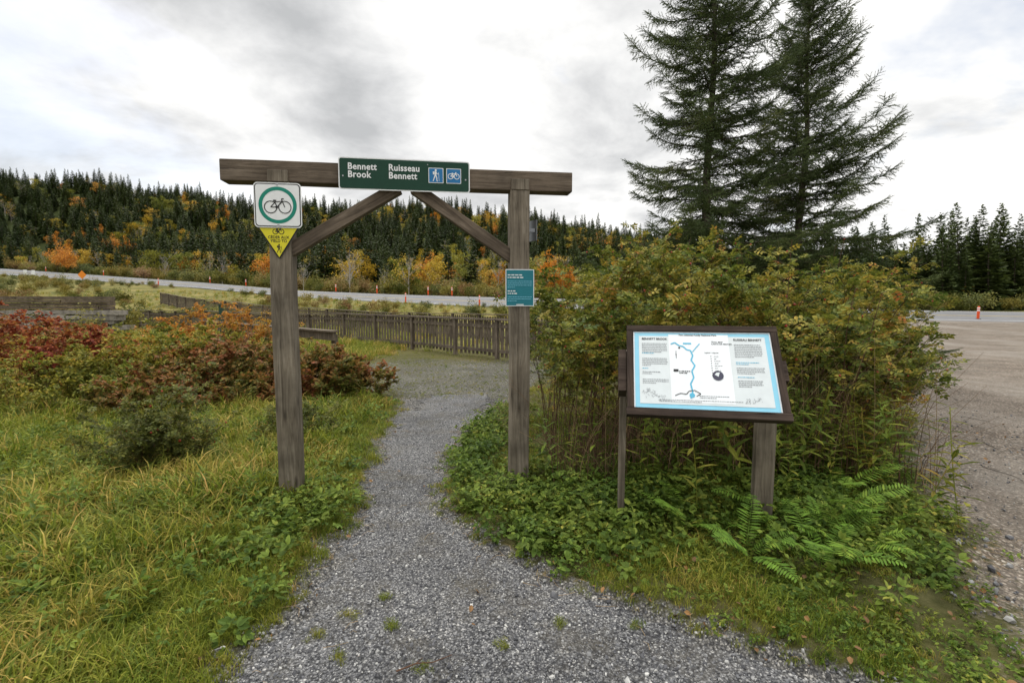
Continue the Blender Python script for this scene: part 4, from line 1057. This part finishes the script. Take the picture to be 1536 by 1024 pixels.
# ------------------------------------------------------------------ world, sun, camera
w = bpy.data.worlds.new('World'); scene.world = w; w.use_nodes = True
t = NT(w.node_tree); t.n.clear()
out = t.new('ShaderNodeOutputWorld')
sunel, sunaz = R(48), R(-25)
sky = t.new('ShaderNodeTexSky'); sky.sky_type = 'NISHITA'; sky.sun_disc = False; sky.sun_elevation = sunel; sky.sun_rotation = sunaz
sky.dust_density = 2
bg = t.new('ShaderNodeBackground'); bg.inputs[1].default_value = .15; t.lk(sky.outputs[0], bg.inputs[0])
tc = t.new('ShaderNodeTexCoord'); gen = tc.outputs['Generated']; sp = t.new('ShaderNodeSeparateXYZ'); t.lk(gen, sp.inputs[0])
zc = t.math('MAXIMUM', sp.outputs[2], 0.0); zd = t.math('ADD', zc, .22)
cx = t.math('DIVIDE', sp.outputs[0], zd); cyy = t.math('DIVIDE', sp.outputs[1], zd)
cb = t.new('ShaderNodeCombineXYZ'); t.lk(cx, cb.inputs[0]); t.lk(cyy, cb.inputs[1])
def lobe(d, lo, hi):
    dt = t.new('ShaderNodeVectorMath'); dt.operation = 'DOT_PRODUCT'; t.lk(gen, dt.inputs[0]); dt.inputs[1].default_value = Vector(d).normalized()
    m_ = t.new('ShaderNodeMapRange'); m_.interpolation_type = 'SMOOTHSTEP'; m_.inputs[1].default_value = lo; m_.inputs[2].default_value = hi; t.lk(dt.outputs['Value'], m_.inputs[0]); return m_.outputs[0]
n1 = t.noise(t.mapping(cb.outputs[0], (1, 1, 1), (3.1, .6, 0)), 1.6, 8, .56, .2)
n2 = t.noise(t.mapping(cb.outputs[0], (1, 1, 1), (8.2, 4.4, 2)), .55, 3, .5, .2)
f = t.math('ADD', t.math('MULTIPLY', n1, .8), t.math('MULTIPLY', n2, .2))
f = t.math('ADD', f, t.math('MULTIPLY', lobe((-.36, .853, .378), .88, .99), -.035))
f = t.math('ADD', f, t.math('MULTIPLY', lobe((.22, .90, .27), .96, .998), -.05))
f = t.math('ADD', f, t.math('MULTIPLY', lobe((.02, .90, .42), .955, .999), .10))
f = t.math('ADD', f, t.math('MULTIPLY', lobe((.62, .735, .33), .84, .98), .10))
f = t.math('ADD', f, t.math('MULTIPLY', lobe((-.75, .80, .12), .90, .99), .05))
cc = t.ramp(f, [(.37, (.56, .57, .58)), (.45, (.76, .765, .77)), (.51, (.94, .94, .935)), (.57, (1.10, 1.09, 1.07))])
mr = t.new('ShaderNodeMapRange'); mr.interpolation_type = 'SMOOTHSTEP'; mr.inputs[1].default_value = .6; mr.inputs[2].default_value = .95; mr.inputs[3].default_value = 1.0; mr.inputs[4].default_value = 3.5
t.lk(sp.outputs[2], mr.inputs[0])
bg2 = t.new('ShaderNodeBackground'); t.lk(cc, bg2.inputs[0]); t.lk(mr.outputs[0], bg2.inputs[1])
cov = t.noise(t.mapping(cb.outputs[0], (1, 1, 1), (1.4, 7.7, 5)), 1.1, 6, .58, .3)
cov = t.math('SUBTRACT', cov, t.math('MULTIPLY', lobe((-.70, .70, .25), .90, .99), .17))
cf = t.ramp(cov, [(.32, .5), (.44, 1.0)])
mx = t.new('ShaderNodeMixShader'); t.lk(cf, mx.inputs[0]); t.lk(bg.outputs[0], mx.inputs[1]); t.lk(bg2.outputs[0], mx.inputs[2]); t.lk(mx.outputs[0], out.inputs[0])
sl = bpy.data.lights.new('sun', 'SUN'); sl.energy = 1.5; sl.angle = R(12); sl.color = (1, .94, .84)
so = link(bpy.data.objects.new('sun', sl))
dv = Vector((math.sin(sunaz)*math.cos(sunel), math.cos(sunaz)*math.cos(sunel), math.sin(sunel)))
so.rotation_euler = dv.to_track_quat('Z', 'Y').to_euler()
cam = bpy.data.cameras.new('camera'); cam.lens = 17.0; cam.sensor_width = 36; cam.clip_end = 2000; cam.clip_start = .05
co = link(bpy.data.objects.new('camera', cam)); co.location = (0, 0, 1.6); co.rotation_euler = (R(85.5), 0, 0); scene.camera = co
scene.view_settings.view_transform = 'Standard'; scene.view_settings.look = 'None'; scene.view_settings.exposure = 0
